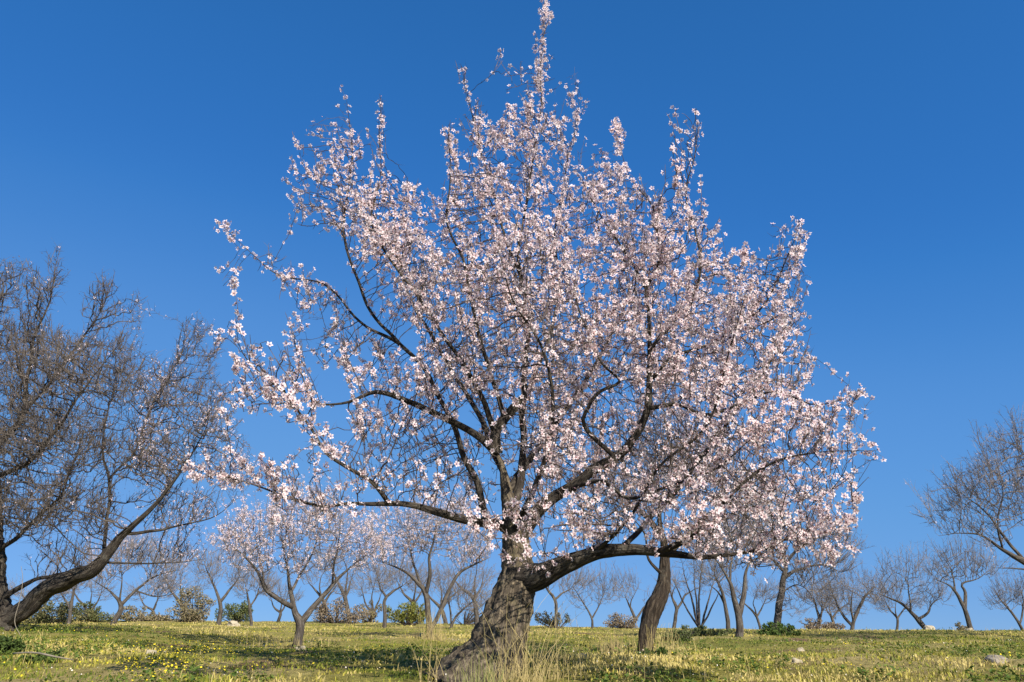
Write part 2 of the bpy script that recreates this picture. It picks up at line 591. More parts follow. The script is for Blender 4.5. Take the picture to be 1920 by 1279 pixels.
def make_tree(name, label, cat, Y0, limbs, blobs, n_att, step=0.07, kill=0.11, infl=1.4, trop=0.06, jit=0.12, tip=0.0025, expo=2.3,
              bark=None, twig=None, spur=1.0, spur_len=0.06, flowers=None, rough=0.12, detail=1.0, group=None, slim=0.5, inertia=0.45, hulls=0, girth=1.0, shoots=0, shoot_len=(0.15, 0.4), keep_in=False, shoot_up=0.9, out_f=0.75, limb_bark=None):
    # ---- traced trunk and limbs -> skeleton
    pos, par, rad, lid = [], [], [], []
    limb_nodes = []
    for li, (pl, dY, pts) in enumerate(limbs):
        pts = np.array(pts, float)
        k = len(pts)
        if li == 0:
            r_trunk = pts[:3, 2].mean()
        thin_f = slim + (1 - slim) * np.minimum(1, pts[:, 2] / (0.55 * r_trunk))
        if li > 0 or k > 6:
            tt = np.linspace(0, 1, k)
            thin_f = thin_f * (1 - 0.7 * tt ** 3)
        pts[:, 2] *= thin_f * (girth if (li == 0 or Y0 > 9) else 1.0)
        if li == 0:
            ys = Y0 + dY * np.linspace(0, 1, k); start = -1
            W = at(pts[:, 0], pts[:, 1], ys)
        else:
            cand = np.array(limb_nodes[pl])
            pp, _ = proj(np.array([pos[c] for c in cand]))
            start = int(cand[np.argmin(((pp - pts[0, :2]) ** 2).sum(1))])
            ys = pos[start][1] + dY * np.linspace(0, 1, k) ** 0.8
            W = at(pts[:, 0], pts[:, 1], ys)
            W[0] = pos[start]
        _, dep = proj(W)
        C = np.concatenate([W, (pts[:, 2] * dep / F)[:, None]], 1)
        S = np.round(catmull(C, step), 6)
        # natural wander
        sd = RNG.random() * 100
        for i in range(1, len(S)):
            a = min(0.35 * S[i, 3] + 0.006, 0.02) * min(1, i / 4)
            nv = noise3(Vector((sd + i * step * 3.1, sd * 0.3, li)))
            nw = noise3(Vector((sd + i * step * 1.3, 7.0 + sd * 0.3, li)))
            S[i, :3] += a * np.array(nv) * 1.3 + (0.034 if li else 0.008) * (Y0 / 9) ** 0.6 * min(1, i / 5) * np.array(nw)
        ids = []
        prev = start
        for i in range(len(S)):
            if li > 0 and i == 0:
                ids.append(start); continue
            pos.append(S[i, :3]); rad.append(S[i, 3]); par.append(prev); lid.append(li)
            prev = len(pos) - 1
            ids.append(prev)
        limb_nodes.append(ids)
        limbs[li] = (pl, dY, pts, S)
    n0 = len(pos)
    base = at(limbs[0][2][0, 0], limbs[0][2][0, 1], Y0)
    base = np.array([base[0], base[1], float(ground_z(base[0], base[1]))])
    # ---- crown growth
    att = sample_blobs(blobs, n_att, Y0)
    P, PA = grow(np.array(pos), np.array(par), att, step, kill, infl, trop, jit, inertia)
    # ---- straight young shoots standing up and outwards from the branches
    is_shoot = np.zeros(len(P), bool)
    if shoots:
        ctr = np.array([b[:2] for b in blobs]).mean(0)
        cen = att.mean(0) - np.array([0, 0, 0.35 * (att[:, 2].max() - att[:, 2].min())])
        st = RNG.integers(n0, len(P), shoots)
        if keep_in: st[: shoots // 12] = RNG.integers(n0 // 3, n0, shoots // 12)
        ln = RNG.uniform(shoot_len[0], shoot_len[1], shoots) * RNG.uniform(0.6, 1.0, shoots)
        outw = unit(P[st] - cen)
        pd = unit(P[st] - P[PA[st]])
        dr = unit(np.array([0, 0, shoot_up]) + out_f * outw + 0.45 * pd + 0.34 * RNG.normal(size=(shoots, 3)))
        if keep_in:
            e2, _ = proj(P[st] + dr * ln[:, None])
            ok = np.zeros(shoots, bool)
            for b in blobs:
                ok |= ((e2[:, 0] - b[0]) / (b[2] * 1.04 + 4)) ** 2 + ((e2[:, 1] - b[1]) / (b[3] * 1.06 + 6)) ** 2 < 1
            st, ln, dr = st[ok], ln[ok], dr[ok]
        newP, newA, q = [], [], len(P)
        for a, L, d in zip(st, ln, dr):
            m = max(2, int(round(L / step)))
            bend = 0.10 * RNG.normal(size=3)
            prev = a
            p = P[a].copy()
            for i in range(m):
                d = d + bend / m + 0.04 * RNG.normal(size=3) + np.array([0, 0, 0.05])
                d = d / np.linalg.norm(d)
                p = p + d * step
                newP.append(p.copy()); newA.append(prev); prev = q; q += 1
        P = np.vstack([P, newP]); PA = np.concatenate([PA, newA]).astype(int)
        is_shoot = np.concatenate([is_shoot, np.ones(len(newP), bool)])
    n = len(P)
    cnt = np.zeros(n)
    nchild = np.zeros(n, int)
    for i in range(n - 1, -1, -1):
        if cnt[i] == 0: cnt[i] = 1.0
        if PA[i] >= 0:
            cnt[PA[i]] += cnt[i]; nchild[PA[i]] += 1
    R = tip * np.minimum(cnt, 1e6) ** (1 / expo) * 0.62 + tip * 0.45
    R[:n0] = rad
    for i in range(n0, n):
        R[i] = min(R[i], 0.85 * R[PA[i]]) if PA[i] < n0 else min(R[i], R[PA[i]])
    # ---- root object
    root = link(name, None, None, tuple(base))
    root.empty_display_size = 0.3
    tag(root, label, cat, group)
    # ---- trunk and limbs, each its own mesh
    for li, (pl, dY, pts, S) in enumerate(limbs):
        S2 = catmull(S, step * ((0.3 if li == 0 else 0.5) if S[0, 3] > 0.05 and Y0 < 16 else 1.0))
        rmax = S2[:, 3].max()
        sides = int(np.clip(rmax * (330 if Y0 < 12 else 170), 6, 48))
        ro = rough * (1.0 if rmax > 0.05 else 0.6)
        V, Q, T, tc = tube_detail(S2[:, :3], S2[:, 3], sides, ro, 1.0 + rmax * 2, 0.9 if li == 0 else 0.4, RNG.random() * 30)
        me = mesh_np('trunk' if li == 0 else 'limb', V - base, [Q, T], bark if li == 0 or limb_bark is None else limb_bark, tubeco=tc, smooth=True)
        link('trunk' if li == 0 else 'limb', me, root)
    # ---- twigs
    kids = [[] for _ in range(n)]
    for i in range(n0, n):
        kids[PA[i]].append(i)
    groups = {3: [], 4: [], 6: []}
    for i in range(n0, n):
        p = PA[i]
        first = p < n0 or max(kids[p], key=lambda k: cnt[k]) != i
        if not first: continue
        ids = [i]
        while kids[ids[-1]]:
            ids.append(max(kids[ids[-1]], key=lambda k: cnt[k]))
        pts = np.vstack([P[p][None], P[ids]])
        rr = np.concatenate([[min(R[p], R[i] * 1.15)], R[ids]]); rr[-1] *= 0.6
        groups[3 if rr[0] < 0.004 else (4 if rr[0] < 0.009 else 6)].append((pts, rr))
    Vs, Qs, o = [], [], 0
    for s, ch in groups.items():
        v, q = tubes_batch(ch, s)
        Vs.append(v); Qs.append(q + o); o += len(v)
    Ts = []
    # ---- spurs: short side twigs
    thin = np.nonzero((np.arange(n) >= n0) & (R < tip * 4.5))[0]
    D = np.zeros((n, 3)); D[1:] = unit(P[1:] - P[PA[1:]])
    k = RNG.poisson(spur, len(thin))
    si = np.repeat(thin, k)
    sp_p, sp_e = np.zeros((0, 3)), np.zeros((0, 3))
    if len(si):
        ax = D[si]
        side = unit(np.cross(ax, rand_dirs(len(si))))
        dr = unit(side + ax * RNG.uniform(0.1, 1.1, (len(si), 1)) + np.array([0, 0, 0.25]))
        ln = spur_len * RNG.uniform(0.4, 1.7, (len(si), 1))
        sp_p = P[si] - ax * step * RNG.random((len(si), 1))
        sp_e = sp_p + dr * ln
        N = unit(np.cross(dr, rand_dirs(len(si)))); B = np.cross(dr, N)
        rs = tip * 0.75
        ring = [sp_p + rs * (math.cos(a) * N + math.sin(a) * B) for a in (0, 2.094, 4.189)]
        V = np.stack(ring + [sp_e], 1).reshape(-1, 3)
        b = (np.arange(len(si)) * 4)[:, None]
        T = np.concatenate([b + np.array([[0, 1, 3]]), b + np.array([[1, 2, 3]]), b + np.array([[2, 0, 3]])])
        Vs.append(V); Ts.append(T + o); o += len(V)
    Vs = np.concatenate(Vs)
    me = mesh_np('crown', Vs - base, [np.concatenate(Qs)] + ([np.concatenate(Ts)] if Ts else []), twig)
    crown = link('crown', me, root)
    # ---- last year's dry hulls and swelling brown buds
    if hulls and len(sp_e):
        hi = RNG.integers(len(sp_e), size=hulls)
        tn = np.array([0.19, 0.13, 0.085]) * RNG.uniform(0.6, 1.5, (hulls, 1))
        v, c, q, t, _ = scatter(BUD, sp_e[hi], unit(sp_e[hi] - sp_p[hi] + 0.01 * RNG.normal(size=(hulls, 3))), RNG.uniform(0.014, 0.034, hulls), tn)
        tag(link('buds', mesh_np('buds', v - base, [t], M_LEAF, col=c), crown), kind='stuff')
    # ---- blossom
    if flowers:
        flowers(base, crown, P, PA, R, D, n0, thin, sp_p, sp_e, step, is_shoot)
    print(name, label[:40], 'nodes', n, 'spurs', len(sp_p), 'twig verts', len(Vs))
    return root


def blossom(per_node, per_spur, size, big=0, patch=3.0, lo=-0.25, hi=0.15, floor=0.15, low=False, buds=0.15, spread=0.026, sparse=None, shoot_f=1.7):
    """returns the function that puts flowers on a finished skeleton"""
    def fn(base, crown, P, PA, R, D, n0, thin, sp_p, sp_e, step, is_shoot):
        def dens(Q):
            d = np.array([noise.noise(Vector(q) * patch) for q in Q]) if len(Q) else np.zeros(0)
            d2 = np.array([noise.noise(Vector(q) * patch * 0.38 + Vector((11, 3, 7))) for q in Q]) if len(Q) else np.zeros(0)
            d = d + 0.55 * d2
            d = np.clip((d - lo) / (hi - lo), 0, 1) * (1 - floor) + floor
            if sparse:
                pp, _ = proj(Q)
                for (cx, cy, rx, ry, f) in sparse:
                    m = ((pp[:, 0] - cx) / rx) ** 2 + ((pp[:, 1] - cy) / ry) ** 2 < 1
                    d[m] *= f
            return d
        pos, nrm = [], []
        k = RNG.poisson(per_node * dens(P[thin]) * np.where(is_shoot[thin], shoot_f, 1.0))
        ii = np.repeat(thin, k)
        if big:     # the slim ends of the long limbs are sleeved in flowers too
            ends = np.nonzero((np.arange(len(P)) < n0) & (R < 0.010))[0]
            ii = np.concatenate([ii, np.repeat(ends, RNG.poisson(per_node * shoot_f * 1.3 * np.maximum(dens(P[ends]), 0.55)))])
        if len(ii):
            side = unit(np.cross(D[ii], rand_dirs(len(ii))))
            p = P[ii] - D[ii] * step * RNG.random((len(ii), 1))
            nn = unit(side + D[ii] * RNG.uniform(-0.2, 0.7, (len(ii), 1)) + 0.3 * RNG.normal(size=(len(ii), 3)) + np.array([0, 0, 0.15]))
            pos.append(p + side * spread * RNG.uniform(0.6, 1.3, (len(ii), 1))); nrm.append(nn)
        if len(sp_p):
            k = RNG.poisson(per_spur * dens(sp_p))
            jj = np.repeat(np.arange(len(sp_p)), k)
            t = RNG.uniform(0.35, 1.1, (len(jj), 1))
            ax = unit(sp_e[jj] - sp_p[jj])
            side = unit(np.cross(ax, rand_dirs(len(jj))))
            nn = unit(side + ax * RNG.uniform(0, 1.2, (len(jj), 1)) + 0.25 * RNG.normal(size=(len(jj), 3)))
            pos.append(sp_p[jj] + (sp_e[jj] - sp_p[jj]) * t + side * spread * 0.8 * RNG.uniform(0.5, 1.3, (len(jj), 1))); nrm.append(nn)
        pos = np.concatenate(pos); nrm = np.concatenate(nrm)
        n = len(pos)
        size_ = size * RNG.uniform(0.75, 1.2, n)
        tint = petal_tints(n)
        isbud = RNG.random(n) < buds
        rest = ~isbud
        parts = []
        if big:     # the flowers that show largest are objects of their own
            pp, dep = proj(pos)
            ok = rest & (pp[:, 0] > 0) & (pp[:, 0] < 1920) & (pp[:, 1] > 0) & (pp[:, 1] < 1279)
            idx = np.nonzero(ok)[0]
            idx = idx[np.argsort(dep[idx] / size_[idx])[:big]]
            rest[idx] = False
            variants = []
            for v in range(6):
                V0, C0, Q0, T0 = FLOWER5
                tn = petal_tints(1)[0]
                pal = np.stack([tn * np.array([0.86, 0.55, 0.58]), tn, np.array([0.11, 0.045, 0.035])])
                jit_v = V0 + RNG.normal(scale=0.05, size=V0.shape)
                variants.append(mesh_np('blossom', jit_v, [Q0, T0], M_FLOWER, col=pal[C0]))
            Rm = frames(nrm[idx])
            for q, i in enumerate(idx):
                o = bpy.data.objects.new('blossom', variants[q % 6])
                m = Matrix([list(Rm[q][0]) + [0], list(Rm[q][1]) + [0], list(Rm[q][2]) + [0], [0, 0, 0, 1]])
                m = Matrix.Translation(Vector(pos[i] - base)) @ m @ Matrix.Scale(float(size_[i]), 4)
                o.parent = crown
                o.matrix_local = m
                COL.objects.link(o)
        tm = FLOWER3 if low else FLOWER5
        a = np.nonzero(rest)[0]
        if len(a):
            parts.append(scatter(tm, pos[a], nrm[a], size_[a], tint[a])[:4])
        a = np.nonzero(isbud)[0]
        if len(a):
            parts.append(scatter(BUD, pos[a], nrm[a], size_[a] * 0.62, tint[a] * np.array([0.95, 0.72, 0.76]))[:4])
        V, C, Q, T = join(parts)
        o = link('blossoms', mesh_np('blossoms', V - base, [Q, T], M_FLOWER, col=C), crown)
        tag(o, kind='stuff')
        print('   flowers', n)
    return fn


# ---- the big almond tree in blossom
BIG_LIMBS = [
    (0, 0.2, [(890, 1306, 94), (910, 1262, 70), (928, 1225, 54), (942, 1185, 47), (954, 1150, 43), (963, 1110, 40), (968, 1070, 36), (968, 1020, 33), (962, 975, 29), (952, 925, 24), (944, 885, 20), (932, 850, 17)]),
    (0, 0.0, [(932, 850, 17), (930, 815, 15), (948, 785, 14), (975, 752, 13), (986, 735, 12), (983, 690, 9), (990, 620, 8), (984, 550, 7), (970, 480, 6), (985, 400, 5), (1000, 300, 4), (1012, 200, 3), (1018, 95, 2.5), (1027, -8, 1.6)]),
    (0, 0.8, [(960, 960, 16), (978, 900, 13), (985, 830, 11), (982, 760, 10), (1010, 680, 8), (1040, 600, 7), (1050, 520, 6), (1040, 440, 5), (1060, 330, 4), (1090, 190, 2)]),
    (0, -0.9, [(965, 990, 17), (925, 985, 15), (880, 977, 13), (830, 960, 12), (780, 947, 10.5), (730, 940, 9), (660, 940, 7), (600, 948, 7), (540, 930, 6), (480, 905, 5), (420, 890, 4), (360, 875, 2.5)]),
    (3, -0.5, [(735, 938, 9), (700, 905, 8), (650, 877, 7), (610, 850, 6.5), (585, 810, 6), (555, 765, 5), (520, 720, 4), (480, 690, 4), (450, 650, 3), (440, 585, 2)]),
    (0, -0.4, [(932, 850, 14), (890, 815, 12), (830, 785, 11), (770, 758, 10), (725, 742, 9), (690, 737, 8), (640, 753, 6), (585, 750, 5), (562, 690, 4), (545, 615, 2)]),
    (0, 0.6, [(965, 1000, 14), (912, 965, 12), (890, 900, 11), (868, 845, 10), (845, 790, 9), (800, 705, 8), (750, 650, 7.5), (690, 615, 6), (640, 560, 5), (600, 530, 4.5), (530, 517, 4), (480, 485, 3), (412, 420, 2)]),
    (6, 0.4, [(750, 650, 7), (700, 590, 6), (665, 510, 5.5), (645, 440, 5), (650, 370, 4), (660, 290, 3), (648, 190, 2)]),
    (1, -0.6, [(930, 815, 11), (900, 740, 9), (860, 670, 8), (825, 620, 7), (785, 560, 6), (735, 490, 5.5), (698, 415, 5), (712, 330, 3.5), (713, 178, 2)]),
    (1, -1.0, [(948, 785, 9), (920, 700, 8), (890, 600, 7), (870, 500, 6), (840, 420, 5), (845, 330, 4), (840, 235, 2)]),
    (1, 0.3, [(984, 550, 6), (950, 450, 5), (920, 340, 4.5), (890, 240, 3.5), (865, 125, 2)]),
    (0, -0.7, [(965, 1020, 22), (1000, 965, 19), (1060, 920, 16), (1110, 880, 15), (1160, 850, 13), (1200, 800, 12), (1215, 740, 11), (1218, 680, 9), (1218, 600, 8), (1215, 545, 8), (1232, 510, 6), (1240, 470, 5), (1225, 390, 4.5), (1180, 330, 3), (1158, 232, 2)]),
    (11, 0.3, [(1215, 545, 6), (1190, 500, 5), (1160, 455, 4.5), (1125, 400, 4), (1080, 320, 3)]),
    (11, -0.5, [(1210, 770, 9), (1265, 757, 7.5), (1320, 780, 7), (1380, 760, 6), (1450, 735, 5), (1530, 760, 4), (1622, 732, 2)]),
    (11, 0.3, [(1215, 720, 8), (1260, 672, 7), (1310, 650, 6), (1370, 620, 5.5), (1430, 575, 5), (1470, 500, 4), (1500, 415, 2)]),
    (11, -0.2, [(1217, 660, 7), (1250, 610, 6), (1290, 570, 6), (1312, 500, 5), (1300, 430, 4.5), (1285, 360, 4), (1303, 290, 3), (1305, 203, 2)]),
    (11, -0.5, [(1150, 855, 9), (1095, 800, 8), (1105, 765, 7), (1130, 735, 7), (1165, 715, 6.5), (1130, 680, 6), (1105, 630, 5.5), (1080, 560, 5), (1090, 480, 4)]),
    (0, -1.0, [(966, 1090, 34), (1015, 1078, 27), (1060, 1056, 22), (1110, 1040, 18.5), (1160, 1033, 17), (1210, 1030, 15), (1260, 1036, 13), (1320, 1040, 10), (1380, 1034, 8), (1440, 1025, 7), (1510, 1000, 5), (1570, 1010, 3)]),
    (17, -0.8, [(1230, 1030, 11), (1290, 1008, 10), (1330, 975, 9), (1380, 920, 7), (1450, 870, 6), (1530, 850, 5), (1640, 845, 2)]),
    (17, 0.8, [(1160, 1033, 10), (1220, 970, 9), (1280, 900, 8), (1340, 830, 7), (1400, 740, 6), (1460, 650, 5), (1515, 545, 2)]),
    (11, -0.9, [(1060, 920, 9), (1130, 900, 8), (1180, 930, 7), (1260, 910, 6), (1340, 880, 5), (1440, 800, 4)]),
    (0, 1.6, [(952, 925, 14), (1000, 850, 11), (1080, 740, 9), (1150, 620, 7), (1200, 500, 5), (1270, 400, 4)]),
    (0, 1.5, [(945, 885, 12), (900, 780, 9), (820, 650, 7), (760, 540, 6), (740, 420, 4)]),
    (0, -1.6, [(965, 1000, 13), (1000, 920, 10), (1035, 800, 8), (1020, 660, 6.5), (960, 560, 5), (930, 470, 4)]),
    (17, -1.3, [(1110, 1040, 8), (1180, 975, 6.5), (1240, 870, 5.5), (1330, 790, 5), (1370, 650, 4), (1400, 540, 3)]),
    (0, -0.25, [(910, 1225, 32), (880, 1250, 27), (850, 1268, 19), (822, 1282, 10)]),
]
B_ = []
def bl(px, py, rx, ry, dY=0.0, rY=0.5, w=1.0): B_.append((px, py, rx, ry, dY, rY, w))
# upper crown
bl(1021, 55, 12, 66, .05, .12, 2.2); bl(1015, 165, 40, 70, .1, .3, 1.3); bl(955, 145, 30, 40, .2, .2); bl(1075, 180, 28, 50, .7, .2)
bl(865, 145, 14, 30, .3, .12, 2); bl(890, 230, 38, 60, .3, .3); bl(985, 270, 75, 70, .2, .5, 1.1); bl(1060, 270, 40, 50, .6, .3)
bl(845, 255, 16, 40, -.9, .15, 1.6); bl(930, 370, 110, 80, -.1, .8, 1.1); bl(1050, 400, 60, 80, .3, .7)
# upper left
bl(645, 215, 16, 40, .8, .15, 2); bl(713, 230, 14, 60, -.7, .15, 2); bl(588, 240, 14, 28, .8, .12, 2); bl(562, 275, 18, 26, .7, .15, 1.8)
bl(655, 300, 55, 60, .6, .3, 1.2); bl(570, 330, 48, 45, .7, .3, 1.2); bl(620, 400, 85, 60, .6, .5, 1.2); bl(700, 420, 60, 80, -.3, .5)
bl(770, 400, 50, 60, .2, .6, .9); bl(760, 480, 80, 70, .3, .9)
# far left sprays
bl(432, 440, 30, 22, .8, .15, 2); bl(420, 528, 16, 22, .8, .12, 2); bl(520, 500, 45, 35, .8, .25, 1.2); bl(590, 560, 60, 40, .7, .3, .9); bl(525, 550, 14, 26, .7, .1, 1.5)
bl(448, 610, 16, 42, -1.3, .15, 1.8); bl(403, 640, 14, 30, -1.2, .15, 1.8); bl(545, 640, 14, 36, -.5, .15, 1.5)
bl(500, 690, 75, 50, -1.2, .4, 1.5); bl(470, 755, 60, 35, -1.3, .4, 1.5); bl(560, 760, 60, 50, -1.1, .5, 1.1); bl(630, 640, 60, 60, .3, .6, .8)
bl(410, 888, 74, 38, -1.0, .35, 2.4); bl(530, 900, 60, 50, -.9, .4, 1.3); bl(620, 860, 60, 45, -1.0, .4, 1.2); bl(580, 960, 110, 30, -.9, .4, .9)
bl(700, 690, 70, 50, .1, .8, .7); bl(760, 850, 90, 50, .1, .9, .8); bl(800, 920, 90, 40, -.6, .6, .7); bl(690, 800, 40, 30, -.4, .5, .7); bl(680, 910, 70, 30, -.9, .4, .8)
# centre
bl(850, 560, 120, 90, .0, 1.4, 1.1); bl(980, 520, 110, 100, -.3, 1.5, 1.2); bl(900, 680, 120, 80, .1, 1.5, 1.1); bl(1040, 640, 110, 90, .0, 1.6, 1.2)
bl(820, 740, 80, 50, -.2, 1.0, .8); bl(1060, 760, 90, 70, .2, 1.5, .9); bl(960, 830, 80, 60, -.8, .7, .35)
bl(1050, 870, 70, 50, -.9, .6, 1.2); bl(1020, 960, 70, 55, -.9, .5, 1.2); bl(935, 1005, 60, 26, -1.0, .2, 1.0); bl(1010, 1035, 70, 30, -.8, .3, 1.0); bl(960, 1060, 30, 25, -.7, .15, .8)
bl(1120, 980, 90, 50, -.7, .7, 1.0)
# right upper
bl(1100, 330, 50, 50, -.2, .5); bl(1158, 255, 12, 40, -.6, .12, 1.6); bl(1150, 370, 75, 60, -.2, .7); bl(1230, 400, 60, 60, -.5, .6, .8)
bl(1305, 235, 11, 45, -.8, .12, 2); bl(1268, 240, 20, 40, -.7, .15, 1.4); bl(1280, 330, 34, 40, -.8, .2); bl(1310, 440, 50, 50, -.7, .5, 1.1)
bl(1170, 480, 90, 70, .1, 1.2); bl(1280, 520, 70, 60, -.2, 1.0, .9); bl(1390, 510, 50, 50, .0, .7, 1.0); bl(1480, 440, 45, 36, .2, .3, 1.5); bl(1470, 520, 60, 50, .1, .6, 1.2)
bl(1200, 600, 100, 80, .2, 1.4); bl(1330, 620, 110, 70, .1, 1.2, 1.1); bl(1450, 610, 80, 70, .1, .9, 1.1)
# right middle and lower
bl(1240, 720, 110, 60, .2, 1.4, .9); bl(1380, 720, 110, 60, .0, 1.2, 1.1); bl(1490, 700, 50, 60, -.2, .6, 1.1); bl(1200, 840, 80, 60, .3, 1.2, .8)
bl(1610, 740, 26, 24, -1.1, .2, 1.6); bl(1560, 790, 60, 40, -1.0, .5, 1.2); bl(1600, 860, 50, 50, -1.3, .4, 1.6); bl(1330, 830, 110, 60, -.3, 1.3, 1.1); bl(1470, 820, 100, 60, -.5, 1.0, 1.2)
bl(1290, 930, 110, 50, -.6, 1.1, 1.1); bl(1430, 930, 110, 60, -.7, 1.0, 1.2); bl(1560, 940, 65, 60, -1.2, .5, 1.4); bl(1340, 1010, 120, 40, -.9, .7, .9); bl(1500, 1010, 80, 40, -1.1, .5, 1.1); bl(1590, 1030, 30, 30, -1.2, .3, 1.2)
bl(1400, 1052, 110, 28, -1.0, .4, 1.1); bl(1530, 1050, 60, 30, -1.1, .4, 1.1); bl(1230, 1000, 80, 35, -.9, .4, .9)

bl(860, 900, 120, 80, .6, .9, .45); bl(1010, 800, 110, 110, .9, .9, .6); bl(1160, 900, 130, 90, .9, .9, .6); bl(760, 800, 110, 70, .7, .8, .35)
SPARSE = [(1010, 680, 190, 130, .72), (860, 900, 110, 70, .6), (760, 880, 130, 80, .55), (960, 840, 60, 90, .4), (1230, 830, 90, 70, .5), (600, 800, 70, 40, .6), (850, 780, 60, 60, .6), (650, 560, 70, 40, .7)]
make_tree('almond_tree', 'large almond tree in full pale pink blossom with a thick leaning trunk', 'tree', 7.0, BIG_LIMBS, B_, 11200,
          step=0.055, kill=0.078, infl=1.2, trop=0.10, jit=0.20, inertia=0.32, tip=0.0027, bark=M_BARK, limb_bark=M_BARK_LIMB, twig=M_TWIG, spur=0.6, spur_len=0.06,
          shoots=3100, shoot_len=(0.14, 0.46), keep_in=True,
          flowers=blossom(0.80, 1.45, 0.0250, shoot_f=2.7, spread=0.021, big=300, patch=3.4, lo=-0.16, hi=0.18, floor=0.11, sparse=SPARSE), rough=0.21, slim=0.4, group='almond trees of the orchard')


# ---- other trees of the orchard
def tree(label, Y, limbs, blobs, n, **k):
    if n < 500: n = int(n * 1.7)
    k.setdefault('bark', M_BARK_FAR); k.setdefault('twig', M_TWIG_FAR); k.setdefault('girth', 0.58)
    k.setdefault('group', 'almond trees of the orchard')
    nm = k.pop('name', 'almond_tree')
    return make_tree(nm, label, k.pop('cat', 'tree'), Y, limbs, blobs, n, **k)


# big bare tree at the left edge
tree('big bare almond tree with a low thick limb, cut by the left edge', 15.0, [
    (0, 0.3, [(-5, 1200, 50), (-8, 1168, 42), (-14, 1100, 32), (-18, 1000, 27), (-18, 900, 23), (-22, 800, 18), (-25, 680, 12), (-10, 560, 7), (10, 500, 3)]),
    (0, -0.8, [(12, 1165, 26), (45, 1142, 23), (90, 1105, 22), (140, 1080, 21), (185, 1060, 19), (225, 1010, 14), (270, 968, 11), (310, 925, 9), (350, 870, 7), (385, 800, 5), (400, 720, 3)]),
    (0, -0.3, [(12, 1130, 12), (45, 1100, 10), (75, 1085, 9), (110, 1078, 10), (150, 1072, 10)]),
    (1, 0.5, [(235, 1000, 8), (290, 998, 7), (340, 985, 5), (400, 970, 4), (450, 930, 2)]),
    (1, 1.0, [(185, 1055, 7), (250, 1055, 5), (330, 1056, 4), (390, 1050, 2)]),
    (1, 0.8, [(190, 1050, 9), (200, 970, 8), (205, 900, 7), (192, 840, 6), (205, 760, 5), (235, 680, 3)]),
    (0, 0.8, [(0, 850, 14), (40, 785, 11), (50, 720, 9), (62, 640, 7), (95, 560, 5), (108, 480, 2)]),
    (6, 1.2, [(45, 770, 8), (100, 710, 7), (150, 640, 6), (190, 580, 4), (210, 530, 2)]),
    (5, 0.8, [(205, 900, 6), (260, 830, 5), (290, 750, 4), (330, 680, 3), (380, 600, 2)]),
    (0, -1.2, [(0, 900, 12), (60, 860, 9), (110, 800, 8), (150, 740, 6), (240, 620, 3)]),
    (0, 0.5, [(0, 820, 14), (-70, 760, 10), (-130, 690, 7), (-180, 600, 4)]),
    (0, -0.6, [(5, 960, 13), (-80, 900, 10), (-170, 850, 7), (-240, 780, 4)]),
    (0, -1.0, [(6, 1040, 10), (60, 980, 8), (110, 930, 6), (140, 860, 4), (160, 800, 2)]),
], [(20, 560, 80, 70, 0, 1.0, 1.2), (108, 520, 22, 60, .8, .3, 2), (190, 570, 40, 60, 1, .6, 1.1), (60, 690, 120, 80, 0, 2.2, 1.3), (190, 700, 90, 70, .3, 1.6, 1.1),
    (270, 740, 80, 70, .2, 1.4, 1), (370, 650, 50, 60, .3, .8, 1), (250, 590, 30, 40, .5, .6, .7), (20, 820, 120, 70, -.2, 2.2, 1.3), (150, 830, 90, 70, -.3, 1.6, .9), (280, 860, 80, 60, 0, 1.4, 1), (380, 780, 70, 80, -.2, 1.2, 1),
    (430, 870, 50, 60, 0, .8, .9), (60, 950, 120, 60, -.4, 1.8, 1.1), (170, 960, 60, 50, -.2, 1, .8), (330, 950, 70, 40, .2, .9, .8), (110, 1040, 70, 25, -.3, .8, .7), (-120, 700, 110, 120, .2, 1.8, .7), (-180, 860, 90, 80, 0, 1.2, .6), (330, 985, 60, 30, .3, .6, .5), (310, 1035, 80, 20, .6, .3, .6)],
    8000, step=0.08, kill=0.115, infl=2.5, trop=0.14, jit=0.26, inertia=0.3, tip=0.0050, expo=2.2, bark=M_BARK_LIMB, twig=M_TWIG_BARE, spur=1.2, spur_len=0.14, slim=0.32, girth=0.74, hulls=6000, shoots=4200, shoot_len=(0.15, 0.6), keep_in=True, out_f=0.4,
    flowers=blossom(0.42, 0.42, 0.028, low=True, patch=0.9, lo=-0.05, hi=0.3, floor=0.15, buds=0.4, sparse=[(-60, 780, 320, 480, .12)]), rough=0.2)

